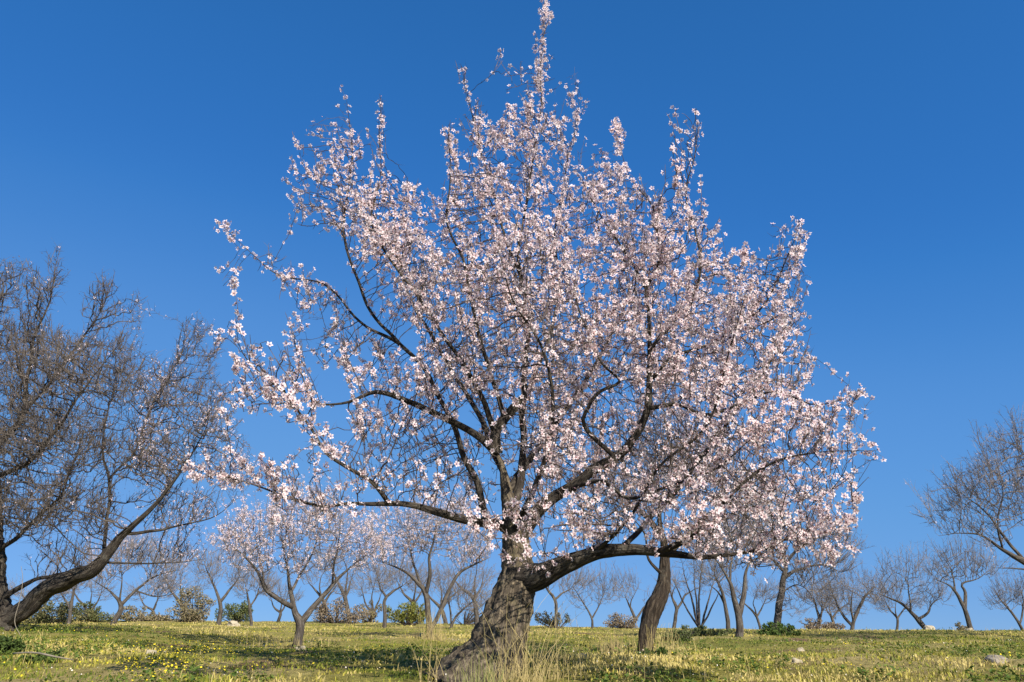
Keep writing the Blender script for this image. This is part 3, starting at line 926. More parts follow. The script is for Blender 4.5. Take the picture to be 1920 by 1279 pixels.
# small blossoming tree left of the big one
tree('small almond tree in thin blossom, its short trunk forking low above a pale stone', 15.0, [
    (0, 0.0, [(557, 1230, 18), (559, 1210, 15), (562, 1185, 14), (560, 1165, 15), (553, 1150, 11), (548, 1130, 10), (543, 1095, 8), (535, 1050, 6), (525, 1000, 4)]),
    (0, 0.4, [(565, 1168, 12), (590, 1140, 9), (610, 1115, 8), (630, 1085, 7), (660, 1060, 5), (700, 1030, 3)]),
    (0, -0.5, [(552, 1140, 9), (525, 1125, 8), (500, 1105, 8), (480, 1070, 6), (455, 1040, 5), (420, 1010, 3)]),
    (1, -0.5, [(622, 1095, 5), (630, 1040, 4), (640, 990, 3)]),
    (0, 0.8, [(546, 1110, 6), (570, 1070, 5), (590, 1020, 4), (600, 970, 2)]),
    (2, 0.5, [(495, 1100, 5), (490, 1050, 4), (480, 990, 3)])],
    [(480, 1000, 70, 50, 0, .8), (560, 980, 70, 50, 0, .9), (640, 1010, 70, 50, .1, .8), (430, 1030, 50, 35, -.3, .5), (690, 1040, 40, 40, .3, .5), (540, 1050, 90, 35, 0, .9, .7), (600, 940, 60, 30, .2, .6)],
    2200, step=0.065, kill=0.09, infl=2, tip=0.004, spur=0.9, spur_len=0.10, slim=0.35, jit=0.18, shoots=420, shoot_len=(0.2, 0.55),
    flowers=blossom(0.85, 0.8, 0.028, low=True, patch=2, floor=0.3))

tree('slim blossoming almond tree with a split trunk, left of the big leaning trunk', 18.0, [
    (0, 0.0, [(806, 1212, 11), (806, 1190, 10), (803, 1150, 10), (798, 1110, 9), (785, 1095, 7), (765, 1075, 6), (735, 1060, 4), (700, 1050, 3)]),
    (0, 0.3, [(806, 1185, 8), (822, 1150, 7), (840, 1105, 6.5), (862, 1075, 6), (890, 1060, 5), (920, 1045, 3)]),
    (0, -0.4, [(800, 1112, 7), (806, 1075, 6), (804, 1040, 5), (815, 1000, 4), (825, 960, 2)]),
    (0, 0.5, [(790, 1098, 5), (775, 1050, 4), (765, 1010, 3), (760, 970, 2)])],
    [(740, 1020, 60, 40, 0, .8), (800, 990, 60, 50, 0, .9), (870, 1020, 60, 45, .2, .8), (720, 980, 40, 30, .2, .5), (850, 960, 50, 30, 0, .6)],
    1600, step=0.07, kill=0.10, infl=2, tip=0.0045, spur=0.9, spur_len=0.11, slim=0.35, jit=0.18, shoots=360, shoot_len=(0.2, 0.6),
    flowers=blossom(0.8, 0.8, 0.028, low=True, patch=2, floor=0.3))

tree('almond tree with a stout curved brown trunk under the big tree\'s low right limb', 11.0, [
    (0, 0.1, [(1204, 1250, 26), (1211, 1218, 21), (1216, 1185, 23), (1224, 1147, 25), (1236, 1113, 22), (1245, 1080, 18), (1247, 1045, 15), (1238, 985, 11), (1235, 900, 7), (1240, 820, 4)]),
    (0, 0.5, [(1245, 1050, 13), (1290, 1000, 10), (1340, 960, 8), (1400, 930, 5), (1450, 880, 3)]),
    (0, 0.4, [(1243, 1010, 11), (1200, 960, 9), (1150, 920, 7), (1110, 860, 4)]),
    (0, 1.0, [(1240, 960, 9), (1280, 880, 7), (1310, 800, 4)]),
    (0, -0.3, [(1240, 1075, 8), (1216, 1050, 6), (1210, 1000, 5), (1180, 960, 3)])],
    [(1180, 900, 90, 70, .6, .9), (1300, 880, 110, 80, .8, .9), (1400, 930, 80, 60, .8, .7), (1240, 800, 90, 60, 1.0, .8), (1360, 1020, 90, 35, .6, .6, .7), (1130, 960, 60, 50, .5, .6, .7)],
    2600, step=0.07, kill=0.1, infl=2, tip=0.0038, bark=M_BARK_BROWN, twig=M_TWIG_BARE, spur=1.2, spur_len=0.1, girth=0.66, slim=0.3, shoots=600, shoot_len=(0.2, 0.6),
    flowers=blossom(0.5, 0.6, 0.022, low=True, patch=1.5, floor=0.2), rough=0.22)

tree('grey almond tree forking in a narrow V left of the bushy-footed trunk', 20.0, [
    (0, 0.0, [(1386, 1208, 15), (1386, 1180, 12), (1383, 1150, 11), (1374, 1110, 8), (1362, 1080, 6), (1340, 1045, 4), (1310, 1010, 2)]),
    (0, 0.4, [(1387, 1155, 9), (1394, 1115, 8), (1398, 1080, 6), (1410, 1040, 4), (1420, 990, 2)]),
    (0, 0.3, [(1366, 1090, 5), (1372, 1050, 4), (1370, 1000, 3)])],
    [(1340, 1010, 60, 40, .2, .8), (1400, 990, 60, 50, .2, .8), (1440, 1040, 30, 30, .2, .5, .6)],
    900, step=0.08, kill=0.12, infl=2.2, tip=0.0045, shoots=500, shoot_len=(0.25, 0.7), spur=1.0, spur_len=0.1, flowers=blossom(0.3, 0.4, 0.025, low=True, patch=2, floor=0.2))

tree('dark straight trunked almond tree with a green bush around its foot', 22.0, [
    (0, 0.0, [(1457, 1200, 14), (1458, 1175, 12), (1463, 1130, 11), (1468, 1090, 10), (1472, 1060, 8), (1465, 1010, 6), (1470, 950, 3)]),
    (0, 0.3, [(1468, 1085, 7), (1500, 1065, 5), (1540, 1060, 4), (1580, 1075, 2)]),
    (0, -0.4, [(1466, 1110, 3), (1495, 1095, 2.6), (1520, 1110, 2.2), (1530, 1135, 1.5)]),
    (0, 0.5, [(1470, 1075, 6), (1440, 1045, 5), (1405, 1050, 3), (1370, 1065, 2)]),
    (0, -0.2, [(1472, 1055, 6), (1510, 1020, 5), (1560, 1000, 3)])],
    [(1530, 1080, 60, 35, .1, .7), (1500, 1130, 35, 30, -.3, .4, .8), (1540, 1010, 60, 35, 0, .8), (1450, 990, 60, 40, .2, .8), (1400, 1060, 40, 20, .3, .4, .6), (1580, 1040, 40, 40, .1, .5, .7)],
    1100, step=0.08, kill=0.12, infl=2.2, tip=0.0045, shoots=700, shoot_len=(0.25, 0.7), shoot_up=0.4, trop=0.0, spur=1.2, spur_len=0.13)

# right side
tree('bare almond tree reaching in from the right edge with two long low limbs', 17.0, [
    (0, 0.0, [(2090, 1215, 30), (2080, 1170, 25), (2050, 1120, 22), (2010, 1095, 18), (1960, 1072, 14), (1915, 1052, 12), (1880, 1030, 9), (1840, 1005, 7), (1800, 1000, 5), (1760, 1005, 3)]),
    (0, 0.8, [(2065, 1140, 18), (2060, 1060, 14), (2020, 980, 11), (1970, 910, 8), (1920, 850, 5), (1900, 790, 3)]),
    (0, 0.6, [(1925, 1057, 8), (1890, 1015, 7), (1850, 960, 5), (1800, 920, 3), (1770, 890, 2)]),
    (0, -0.4, [(1880, 1030, 6), (1870, 980, 5), (1880, 920, 4), (1850, 860, 2)]),
    (0, -0.4, [(1960, 1074, 6), (1920, 1068, 5), (1860, 1062, 2)]),
    (1, -1.0, [(2055, 1050, 12), (2110, 960, 9), (2150, 860, 5)])],
    [(1880, 850, 50, 50, .4, .9), (1920, 920, 70, 70, .4, 1.2), (1840, 920, 60, 50, .3, 1), (1790, 960, 60, 50, .1, .8), (1740, 950, 25, 40, .1, .5), (1860, 1000, 50, 35, 0, .8, .8), (1990, 850, 70, 80, .6, 1.2, .7), (2120, 880, 80, 80, .2, 1.2, .6)],
    2200, step=0.085, kill=0.13, infl=2.5, trop=0.05, jit=0.16, tip=0.0042, spur=1.2, spur_len=0.15, slim=0.4, shoots=1000, shoot_len=(0.25, 0.8),
    flowers=blossom(0.04, 0.06, 0.024, low=True, patch=1, floor=0.3, buds=0.5))

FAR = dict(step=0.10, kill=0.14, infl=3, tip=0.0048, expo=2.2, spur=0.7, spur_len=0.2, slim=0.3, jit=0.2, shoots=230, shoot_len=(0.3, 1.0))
tree('small bare almond tree with its trunk leaning left on the right crest', 30.0, [
    (0, 0.0, [(1742, 1198, 9), (1736, 1180, 8), (1725, 1165, 8), (1708, 1148, 6), (1688, 1130, 5), (1665, 1120, 4), (1640, 1110, 2)]),
    (0, 0.5, [(1722, 1162, 5), (1740, 1148, 4), (1750, 1130, 3), (1770, 1120, 2)]),
    (0, 0.3, [(1708, 1148, 4), (1705, 1110, 3), (1700, 1070, 2)])],
    [(1640, 1110, 40, 25, 0, .8), (1690, 1075, 45, 35, 0, 1), (1750, 1110, 45, 30, .3, .8), (1710, 1050, 40, 20, .2, .7)], 420, **FAR)
tree('bare almond tree with a tall forked Y trunk on the right crest', 28.0, [
    (0, 0.0, [(1826, 1198, 10), (1820, 1178, 8), (1812, 1150, 7), (1800, 1125, 6), (1788, 1105, 5), (1775, 1095, 4), (1750, 1085, 2)]),
    (0, 0.4, [(1808, 1140, 6), (1811, 1110, 5), (1806, 1095, 4), (1830, 1085, 3), (1860, 1065, 2)]),
    (0, 0.2, [(1790, 1108, 4), (1785, 1075, 3), (1770, 1045, 2)])],
    [(1770, 1065, 45, 30, 0, .9), (1820, 1060, 45, 30, .2, .9), (1870, 1065, 40, 20, .2, .6, .8), (1790, 1040, 40, 18, 0, .7)], 460, **FAR)
tree('sparse bare almond sapling at the right edge of the crest', 34.0, [
    (0, 0.0, [(1925, 1200, 6), (1920, 1185, 5), (1905, 1160, 4), (1885, 1135, 3), (1870, 1115, 2)]),
    (0, 0.4, [(1910, 1170, 3), (1920, 1140, 3), (1915, 1110, 2)])],
    [(1880, 1125, 35, 25, 0, .8), (1920, 1115, 35, 30, .2, .8)], 200, **FAR)
tree('low rounded bare almond tree on the crest, right of the bushy-footed trunk', 34.0, [
    (0, 0.0, [(1598, 1200, 8), (1598, 1178, 6), (1606, 1150, 5), (1622, 1120, 4), (1640, 1100, 2)]),
    (0, 0.4, [(1598, 1175, 5), (1580, 1150, 4), (1565, 1120, 3), (1555, 1095, 2)]),
    (0, -0.3, [(1601, 1165, 4), (1595, 1130, 3), (1600, 1100, 2)])],
    [(1560, 1110, 30, 35, 0, .8), (1600, 1100, 40, 35, 0, .9), (1635, 1110, 30, 30, 0, .7), (1590, 1145, 45, 22, 0, .6, .8)], 460, **FAR)
# left and middle distance
tree('bare almond tree with a slanting forked trunk, behind the left tree\'s low limb', 25.0, [
    (0, 0.0, [(208, 1190, 11), (214, 1168, 9), (226, 1142, 8), (222, 1125, 6), (205, 1108, 4), (185, 1095, 3), (170, 1085, 2)]),
    (0, 0.4, [(228, 1138, 6), (248, 1115, 5), (275, 1090, 4), (300, 1078, 3), (340, 1070, 2)]),
    (0, -0.3, [(225, 1130, 4), (228, 1090, 3), (225, 1040, 2)]),
    (1, 0.3, [(255, 1108, 3), (290, 1118, 3), (325, 1112, 2)])],
    [(200, 1060, 50, 35, 0, .9), (250, 1040, 55, 35, 0, 1), (310, 1060, 45, 30, .2, .8), (300, 1105, 40, 15, .2, .4, .6)], 480, step=0.1, kill=0.14, infl=3, tip=0.005, spur=1.0, spur_len=0.14, shoots=450, shoot_len=(0.3, 0.9),
    flowers=blossom(0.25, 0.3, 0.03, low=True, patch=1.5, floor=0.2))
tree('grey forked almond tree standing behind the olive brown mound of scrub', 33.0, [
    (0, 0.0, [(408, 1178, 9), (411, 1160, 7), (414, 1135, 6), (406, 1110, 4), (395, 1085, 3), (385, 1060, 2)]),
    (0, 0.4, [(414, 1132, 5), (430, 1110, 4), (445, 1090, 3), (455, 1065, 2)])],
    [(390, 1070, 35, 30, 0, .8), (440, 1070, 40, 30, .2, .8)], 280, **FAR)
tree('thin upright almond sapling left of the low forked blossoming tree', 36.0, [
    (0, 0.0, [(471, 1178, 6), (471, 1160, 5), (466, 1130, 4), (462, 1105, 2)]),
    (0, 0.4, [(470, 1140, 3), (482, 1115, 3), (490, 1095, 2)])],
    [(460, 1100, 30, 25, 0, .7), (490, 1095, 30, 25, .2, .7)], 180, **FAR)
tree('slender almond tree with a T-shaped fork above the yellow green bush', 36.0, [
    (0, 0.0, [(720, 1180, 7), (722, 1160, 6), (722, 1125, 5), (735, 1110, 4), (755, 1098, 2)]),
    (0, 0.4, [(722, 1122, 4), (714, 1100, 3), (705, 1080, 2)])],
    [(700, 1075, 40, 30, 0, .8), (755, 1085, 40, 30, .2, .8)], 260, **FAR)
tree('slender almond tree with a Y-shaped fork just right of the big leaning trunk', 36.0, [
    (0, 0.0, [(1044, 1188, 7), (1042, 1165, 5), (1042, 1128, 5), (1030, 1110, 4), (1015, 1090, 2)]),
    (0, 0.4, [(1042, 1126, 4), (1056, 1112, 3), (1075, 1100, 2)])],
    [(1015, 1085, 40, 25, 0, .7), (1075, 1090, 35, 20, .2, .7)], 180, **FAR)
tree('very thin V-shaped bare almond sapling halfway between the big trunk and the curved one', 40.0, [
    (0, 0.0, [(1112, 1195, 5), (1111, 1176, 4), (1108, 1155, 3), (1090, 1125, 2), (1075, 1100, 1.5)]),
    (0, 0.4, [(1109, 1158, 3), (1125, 1130, 2), (1140, 1100, 1.5)])],
    [(1090, 1110, 35, 35, 0, .8, 1), (1135, 1105, 40, 35, .2, .8)], 220, **FAR)
tree('bare sapling seen between the legs of the slim split trunk', 34.0, [
    (0, 0.0, [(842, 1188, 5), (850, 1165, 4), (865, 1145, 3), (885, 1130, 2)]),
    (0, 0.4, [(845, 1175, 3), (842, 1140, 3), (838, 1110, 2)])],
    [(880, 1120, 40, 30, 0, .8), (840, 1110, 25, 30, 0, .6)], 220, **FAR)
tree('bare almond tree with pale grey stem behind the narrow V-forked one', 30.0, [
    (0, 0.0, [(1366, 1192, 8), (1365, 1170, 7), (1360, 1140, 6), (1354, 1110, 5), (1340, 1080, 3)]),
    (0, 0.4, [(1360, 1135, 4), (1345, 1110, 3), (1325, 1090, 2)])],
    [(1330, 1075, 35, 25, 0, .8), (1355, 1060, 30, 25, 0, .8)], 180, **FAR)
tree('far bare almond tree in the scrub left of the slanting forked trunk', 38.0, [
    (0, 0.0, [(128, 1180, 8), (130, 1158, 6), (134, 1130, 5), (140, 1105, 3), (150, 1085, 2)]),
    (0, 0.4, [(132, 1145, 4), (120, 1120, 3), (105, 1100, 2)])],
    [(110, 1100, 30, 22, 0, .7), (150, 1090, 30, 22, .2, .7)], 160, **FAR)
def row_tree(label, px, py, Y, w, h, lean=0.0, **k):
    """far bare tree of the back rows: picture column and foot row, crown width and total height in picture pixels"""
    f = py - RNG.uniform(0.16, 0.42) * h
    r = RNG.uniform(0.034, 0.055) * h + 1.2
    a1, a2 = RNG.uniform(0.12, 0.42), RNG.uniform(0.12, 0.42)
    x1 = px + lean * 0.32 * h
    limbs = [(0, 0.0, [(px, py + 14, r * 1.3), (px + 1, py, r), (x1, f, r * 0.85), (x1 - 0.6 * a1 * w, f - RNG.uniform(.12, .3) * h, r * 0.5), (x1 - a1 * w, f - RNG.uniform(.3, .55) * h, r * 0.25)]),
             (0, 0.5, [(x1, f, r * 0.7), (x1 + 0.5 * a2 * w, f - RNG.uniform(.12, .3) * h, r * 0.5), (x1 + a2 * w, f - RNG.uniform(.3, .5) * h, r * 0.25)]),
             (0, -0.4, [(x1, f, r * 0.6), (x1 + RNG.uniform(-.08, .08) * w, f - 0.3 * h, r * 0.4), (x1 + RNG.uniform(-.1, .1) * w, f - 0.6 * h, r * 0.2)])]
    bl_ = [(x1 - a1 * w, f - RNG.uniform(.3, .5) * h, 0.26 * w, RNG.uniform(.14, .26) * h, 0, .8), (x1 + a2 * w, f - RNG.uniform(.25, .5) * h, 0.28 * w, RNG.uniform(.14, .26) * h, .2, .8), (x1 + RNG.uniform(-.2, .2) * w, f - RNG.uniform(.4, .65) * h, 0.3 * w, 0.2 * h, 0, .9)]
    d = dict(FAR); d.update(k)
    d['shoots'] = int(RNG.uniform(120, 300)); d['shoot_up'] = RNG.uniform(0.3, 1.0)
    return tree(label, Y, limbs, bl_, 170, **d)


row_tree('low bare tree in the back row behind the low forked blossoming tree', 600, 1172, 42, 110, 120, 0.2)
row_tree('bare grey tree in the back row above the grey brown bush', 655, 1172, 44, 100, 130, -0.2)
row_tree('bare tree in the back row just left of the slim split trunk', 770, 1172, 43, 100, 120, 0.1)
row_tree('bare tree in the back row between the slim split trunk and the big leaning trunk', 893, 1174, 41, 120, 130, -0.1)
row_tree('small bare tree in the back row just left of the curved brown trunk', 1180, 1180, 42, 100, 110, 0.3)
row_tree('small bare tree in the back row right of the fanned stems', 1425, 1184, 42, 90, 100, -0.2)
row_tree('bare tree in the back row right of the bushy-footed trunk', 1530, 1184, 38, 90, 105, 0.2)
row_tree('faint bare tree in the back row between the leaning and the Y-forked trees', 1680, 1188, 45, 80, 80, 0.1)
row_tree('bare tree in the back row left of the slanting forked trunk', 165, 1168, 44, 90, 100, 0.1)
row_tree('bare tree in the back row right of the slanting forked trunk', 290, 1168, 46, 110, 95, -0.1)
row_tree('bare tree in the back row close right of the left tree\'s trunk foot', 70, 1166, 45, 100, 90, 0.2)
row_tree('bare tree in the back row rising behind the peaked brown mound', 352, 1167, 47, 100, 110, -0.3)
row_tree('small bare tree in the back row left of the low forked blossoming tree', 520, 1168, 46, 90, 90, 0.2)
row_tree('bare tree in the back row between the grey brown and the pale brown bushes', 690, 1170, 47, 110, 105, 0.3)
row_tree('wide bare tree in the back row right behind the slim split trunk', 835, 1172, 46, 130, 110, -0.2)
row_tree('low bare tree in the back row right behind the curved brown trunk', 1262, 1181, 44, 100, 95, 0.2)
row_tree('low bare tree in the back row between the bushy-footed trunk and the low rounded tree', 1565, 1185, 46, 90, 75, -0.2)

tree('bare shrub of many thin upright stems fanning out right of the curved brown trunk', 25.0, [
    (0, 0.0, [(1312, 1205, 5), (1312, 1186, 4.5), (1311, 1150, 3.5), (1312, 1100, 2.5), (1316, 1060, 1.5)]),
    (0, 0.3, [(1312, 1184, 4), (1300, 1140, 3.5), (1288, 1095, 2.5), (1278, 1050, 1.5)]),
    (0, -0.4, [(1312, 1182, 4), (1296, 1155, 3), (1272, 1110, 2.5), (1258, 1080, 1.5)]),
    (0, 0.5, [(1312, 1184, 4), (1324, 1140, 3), (1336, 1100, 2), (1350, 1060, 1.5)]),
    (0, -0.3, [(1312, 1180, 3.5), (1330, 1150, 3), (1345, 1120, 2), (1356, 1095, 1.5)]),
    (0, 0.6, [(1312, 1182, 3.5), (1305, 1130, 3), (1302, 1080, 2), (1298, 1040, 1.5)])],
    [(1285, 1070, 35, 40, 0, .6), (1325, 1070, 40, 40, 0, .7), (1310, 1040, 45, 30, 0, .7)], 320, name='bare_shrub', cat='shrub', group='shrubs of the field edge',
    step=0.10, kill=0.15, infl=2, trop=0.2, tip=0.0045, spur=0.8, spur_len=0.13)

# ------------------------------------------------------------------ shrubs
LEAF = (np.array([(0, 0, 0), (0.5, -0.28, 0.08), (1.0, 0, 0.0), (0.5, 0.28, 0.08)]), np.array([1, 1, 1, 1]), np.array([(0, 1, 2, 3)]), np.zeros((0, 3), int))


def shrub(label, px, Y, blobs, n, leaf, c1, c2, name='shrub', stems=7):
    """leafy bush: stems and many single leaves; blobs = (px, py, rx, ry) in the picture, depth as wide as rx"""
    base = on_ground(px, Y)
    root = link(name, None, None, tuple(base)); root.empty_display_size = 0.2
    tag(root, label, 'shrub', 'shrubs of the field edge')
    fine = []
    for b in blobs:
        fine.append((b[0], b[1] + 0.25 * b[3], b[2] * 0.8, b[3] * 0.75))
        for q in range(7):
            a = RNG.uniform(0, math.pi * 2); k = RNG.uniform(0.5, 1.35)
            f = RNG.uniform(0.12, 0.42)
            fine.append((b[0] + b[2] * k * math.cos(a), b[1] - b[3] * k * math.sin(a) * 0.9, b[2] * f, b[3] * f * RNG.uniform(0.9, 1.7)))
    blobs = fine
    w = np.array([b[2] * b[3] for b in blobs], float)
    cnt = RNG.multinomial(int(n * 2.2), w / w.sum())
    pos, chains = [], []
    for b, k in zip(blobs, cnt):
        u = rand_dirs(k) * (0.35 + 0.65 * RNG.random((k, 1)) ** 0.5)
        rY = 0.8 * b[2] * Y / F
        p = at(b[0] + b[2] * u[:, 0], b[1] + b[3] * u[:, 1], Y + rY * u[:, 2])
        nz = np.array([noise.noise(Vector(q) * (2.2 / (0.02 * Y))) for q in p])
        p = p[(nz > -0.42) | (k < 25)]
        if len(p) == 0: continue
        pos.append(p)
        for s in range(max(3, int(stems * b[2] * b[3] / max(1, (w.max()))))):
            e = p[RNG.integers(len(p))]
            m = (base + e) / 2 + RNG.normal(scale=0.06 * np.linalg.norm(e - base), size=3)
            t = np.linspace(0, 1, 7)[:, None]
            c = (1 - t) ** 2 * (base - [0, 0, 0.05]) + 2 * t * (1 - t) * m + t * t * e
            chains.append((c, np.linspace(0.012, 0.003, 7) * Y / 22))
    pos = np.concatenate(pos)
    V, Q = tubes_batch(chains, 4)
    link('stems', mesh_np('stems', V - base, [Q], M_TWIG_BARE), root)
    k = len(pos)
    t = RNG.random((k, 1))
    tint = (np.array(c1) * (1 - t) + np.array(c2) * t) * RNG.uniform(0.75, 1.2, (k, 1))
    nr = unit(rand_dirs(k) + np.array([0, 0, 0.5]))
    V, C, Q, T, _ = scatter(LEAF, pos, nr, leaf * RNG.uniform(0.7, 1.3, k), tint)
    tag(link('foliage', mesh_np('foliage', V - base, [Q], M_LEAF, col=C), root), kind='stuff')
    return root


GREEN1, GREEN2 = (0.08, 0.105, 0.035), (0.18, 0.19, 0.07)
OLIVE1, OLIVE2 = (0.16, 0.15, 0.06), (0.33, 0.28, 0.12)
BROWN1, BROWN2 = (0.20, 0.15, 0.10), (0.36, 0.28, 0.18)
YEL1, YEL2 = (0.13, 0.15, 0.025), (0.28, 0.26, 0.06)
shrub('olive green scrub just right of the left tree\'s trunk', 110, 40, [(95, 1145, 40, 22), (60, 1152, 30, 16), (130, 1150, 30, 16)], 1700, 0.10, GREEN1, OLIVE2)
shrub('green scrub left of the slanting forked trunk', 170, 42, [(165, 1150, 34, 18), (190, 1155, 26, 14)], 1100, 0.10, GREEN1, OLIVE1)
shrub('low dull scrub right of the slanting forked trunk', 260, 44, [(255, 1152, 36, 14), (290, 1158, 24, 9)], 900, 0.10, OLIVE1, BROWN2)
shrub('olive brown mound of scrub with a peaked top', 365, 44, [(362, 1142, 42, 26), (380, 1122, 20, 16), (330, 1155, 30, 12)], 2200, 0.10, OLIVE1, BROWN2)
shrub('dark green bush right of the peaked brown mound', 440, 42, [(438, 1142, 26, 22), (455, 1150, 18, 14)], 1200, 0.09, GREEN1, GREEN2)
shrub('grey brown bush right of the low forked blossoming tree', 630, 42, [(625, 1140, 34, 28), (660, 1148, 26, 20), (600, 1152, 22, 14)], 1500, 0.09, BROWN1, BROWN2)
shrub('pale brown bush between the grey brown and the yellow green ones', 695, 44, [(690, 1150, 22, 18)], 600, 0.09, BROWN1, OLIVE2)
shrub('yellow green bush below the T-forked tree', 765, 40, [(765, 1140, 30, 26), (745, 1152, 24, 14), (785, 1150, 18, 16)], 1600, 0.09, YEL1, YEL2)
shrub('pale twiggy brown bush hidden behind the slim split trunk', 870, 44, [(880, 1135, 34, 30), (905, 1150, 24, 18)], 700, 0.07, BROWN1, BROWN2)
shrub('small dark bush at the foot of the Y-forked tree', 1045, 38, [(1046, 1160, 16, 10), (1020, 1162, 14, 10)], 600, 0.08, GREEN1, BROWN1)
shrub('reddish brown bush left of the curved brown trunk', 1175, 40, [(1172, 1160, 26, 16), (1148, 1165, 20, 11)], 800, 0.08, BROWN1, BROWN2)
shrub('low dark green shrub right of the curved brown trunk', 1275, 17, [(1280, 1188, 26, 12), (1255, 1196, 18, 9)], 900, 0.045, GREEN1, GREEN2)
shrub('dark green shrub at the foot of the fanned upright stems', 1335, 21, [(1338, 1184, 24, 9), (1310, 1186, 18, 7)], 800, 0.05, GREEN1, GREEN2)
shrub('rounded bright green bush around the foot of the dark straight trunk', 1460, 21.3, [(1462, 1181, 22, 14), (1440, 1186, 16, 9), (1478, 1184, 14, 10)], 1300, 0.05, (0.05, 0.10, 0.02), (0.15, 0.20, 0.05))
shrub('low brown scrub on the crest right of the bushy-footed trunk', 1535, 38, [(1530, 1172, 26, 11), (1560, 1176, 18, 8)], 700, 0.08, BROWN1, BROWN2)
shrub('tiny brown scrub at the foot of the Y-forked tree on the right crest', 1808, 29, [(1806, 1178, 14, 7)], 260, 0.06, BROWN1, OLIVE2)
shrub('dark leafy weed clump at the left edge of the foreground', 5, 9.2, [(5, 1205, 24, 24), (-20, 1215, 30, 28), (20, 1230, 22, 18)], 1500, 0.05, (0.035, 0.06, 0.015), (0.10, 0.14, 0.03))
shrub('leafy dark green weeds in the foreground right of the weed clump at the edge', 85, 8.2, [(85, 1238, 40, 14), (60, 1248, 30, 12)], 900, 0.04, (0.04, 0.07, 0.015), (0.12, 0.16, 0.035))
shrub('small green leafy weed at the foot of the curved brown trunk', 1212, 10.3, [(1215, 1230, 20, 10), (1238, 1222, 14, 8)], 420, 0.04, (0.05, 0.09, 0.02), (0.13, 0.17, 0.04))


# ------------------------------------------------------------------ stones
def stone(label, px, Y, w, d, h, mat, seed):
    c = on_ground(px, Y)
    bmv, bmf = [], []
    nu, nv = 12, 8
    for a in range(nv + 1):
        ph = math.pi * a / nv
        for b in range(nu):
            t = 2 * math.pi * b / nu
            v = Vector((math.sin(ph) * math.cos(t), math.sin(ph) * math.sin(t), math.cos(ph)))
            k = 1 + 0.45 * noise.noise(v * 1.3 + Vector((seed, 0, 0))) + 0.15 * noise.noise(v * 3.7 + Vector((0, seed, 0)))
            v = Vector([math.copysign(abs(q) ** 0.75, q) for q in v]) * k
            bmv.append((v.x * w / 2, v.y * d / 2, v.z * h / 2 + h * 0.06))
    for a in range(nv):
        for b in range(nu):
            bmf.append((a * nu + b, (a + 1) * nu + b, (a + 1) * nu + (b + 1) % nu, a * nu + (b + 1) % nu))
    o = link('stone', mesh_np('stone', np.array(bmv), [np.array(bmf)], mat), None, tuple(c))
    o.rotation_euler[2] = seed * 2.3
    tag(o, label, 'stone', 'stones in the grass')


stone('pale flat stone in the grass at the foot of the small forked blossoming tree', 565, 13.2, 0.17, 0.15, 0.14, M_STONE, 1.3)
stone('pale stone in the yellow flowers of the left foreground', 283, 9.3, 0.12, 0.10, 0.11, M_STONE, 2.1)
stone('pale blocky stone on the crest below the olive brown mound', 437, 34, 0.72, 0.5, 0.42, M_STONE, 3.7)
stone('small pale stone left of the blocky stone on the crest', 413, 33, 0.30, 0.25, 0.22, M_STONE, 4.4)
stone('small pale round stone in the right grass, nearer the crest', 1501, 12.0, 0.10, 0.09, 0.10, M_STONE, 5.2)
stone('pale stone in the right foreground grass below the small round one', 1493, 8.7, 0.10, 0.09, 0.08, M_STONE, 6.9)
stone('long flat grey stone lying in the grass at the right edge', 1868, 8.6, 0.26, 0.2, 0.11, M_STONE_GREY, 7.5)
stone('pale stone at the foot of the left-leaning bare tree', 1742, 26, 0.30, 0.25, 0.22, M_STONE, 8.2)
stone('pale stone at the foot of the Y-forked tree on the right', 1818, 24, 0.26, 0.2, 0.2, M_STONE, 9.1)
stone('pale stone in the grass left of the curved brown trunk', 1092, 9.0, 0.11, 0.09, 0.09, M_STONE, 10.4)


# ------------------------------------------------------------------ fallen branch, dry stalks
def stick(name, label, cat, pts, mat, sides=6):
    """pts rows: (px, py, Y, radius m)"""
    C = np.array([[*at(p[0], p[1], p[2]), p[3]] for p in pts])
    S = catmull(C, 0.05)
    base = S[0, :3].copy()
    V, Q, T, tc = tube_detail(S[:, :3], S[:, 3], sides, 0.1, 1.0, 0.3, 3.0)
    o = link(name, mesh_np(name, V - base, [Q, T], mat, tubeco=tc, smooth=True), None, tuple(base))
    tag(o, label, cat)
    return o


def g_pt(px, Y, h):
    p = on_ground(px, Y); p[2] += h
    return p


def ground_stick(name, label, cat, pts, mat):
    C = np.array([[*g_pt(p[0], p[1], p[2]), p[3]] for p in pts])
    S = catmull(C, 0.06)
    base = S[0, :3].copy()
    V, Q, T, tc = tube_detail(S[:, :3], S[:, 3], 7, 0.15, 1.0, 0.3, 3.0)
    o = link(name, mesh_np(name, V - base, [Q, T], mat, tubeco=tc, smooth=True), None, tuple(base))
    tag(o, label, cat)


M_DRYWOOD = mat_twig('dry_wood', (0.14, 0.12, 0.085), (0.26, 0.22, 0.16), 12)
ground_stick('fallen_branch', 'thin pale fallen branch lying in the grass of the left foreground', 'branch',
             [(20, 7.9, 0.10, 0.006), (60, 7.75, 0.12, 0.008), (100, 7.7, 0.10, 0.008), (135, 7.8, 0.06, 0.005)], M_DRYWOOD)
ground_stick('dry_stalk', 'pale bent stalk leaning on the left tree\'s trunk foot', 'stalk',
             [(40, 13.6, 0.0, 0.005), (22, 13.6, 0.22, 0.005), (24, 13.7, 0.55, 0.0045), (22, 13.8, 0.85, 0.004), (14, 13.8, 1.05, 0.003)], M_DRYWOOD)


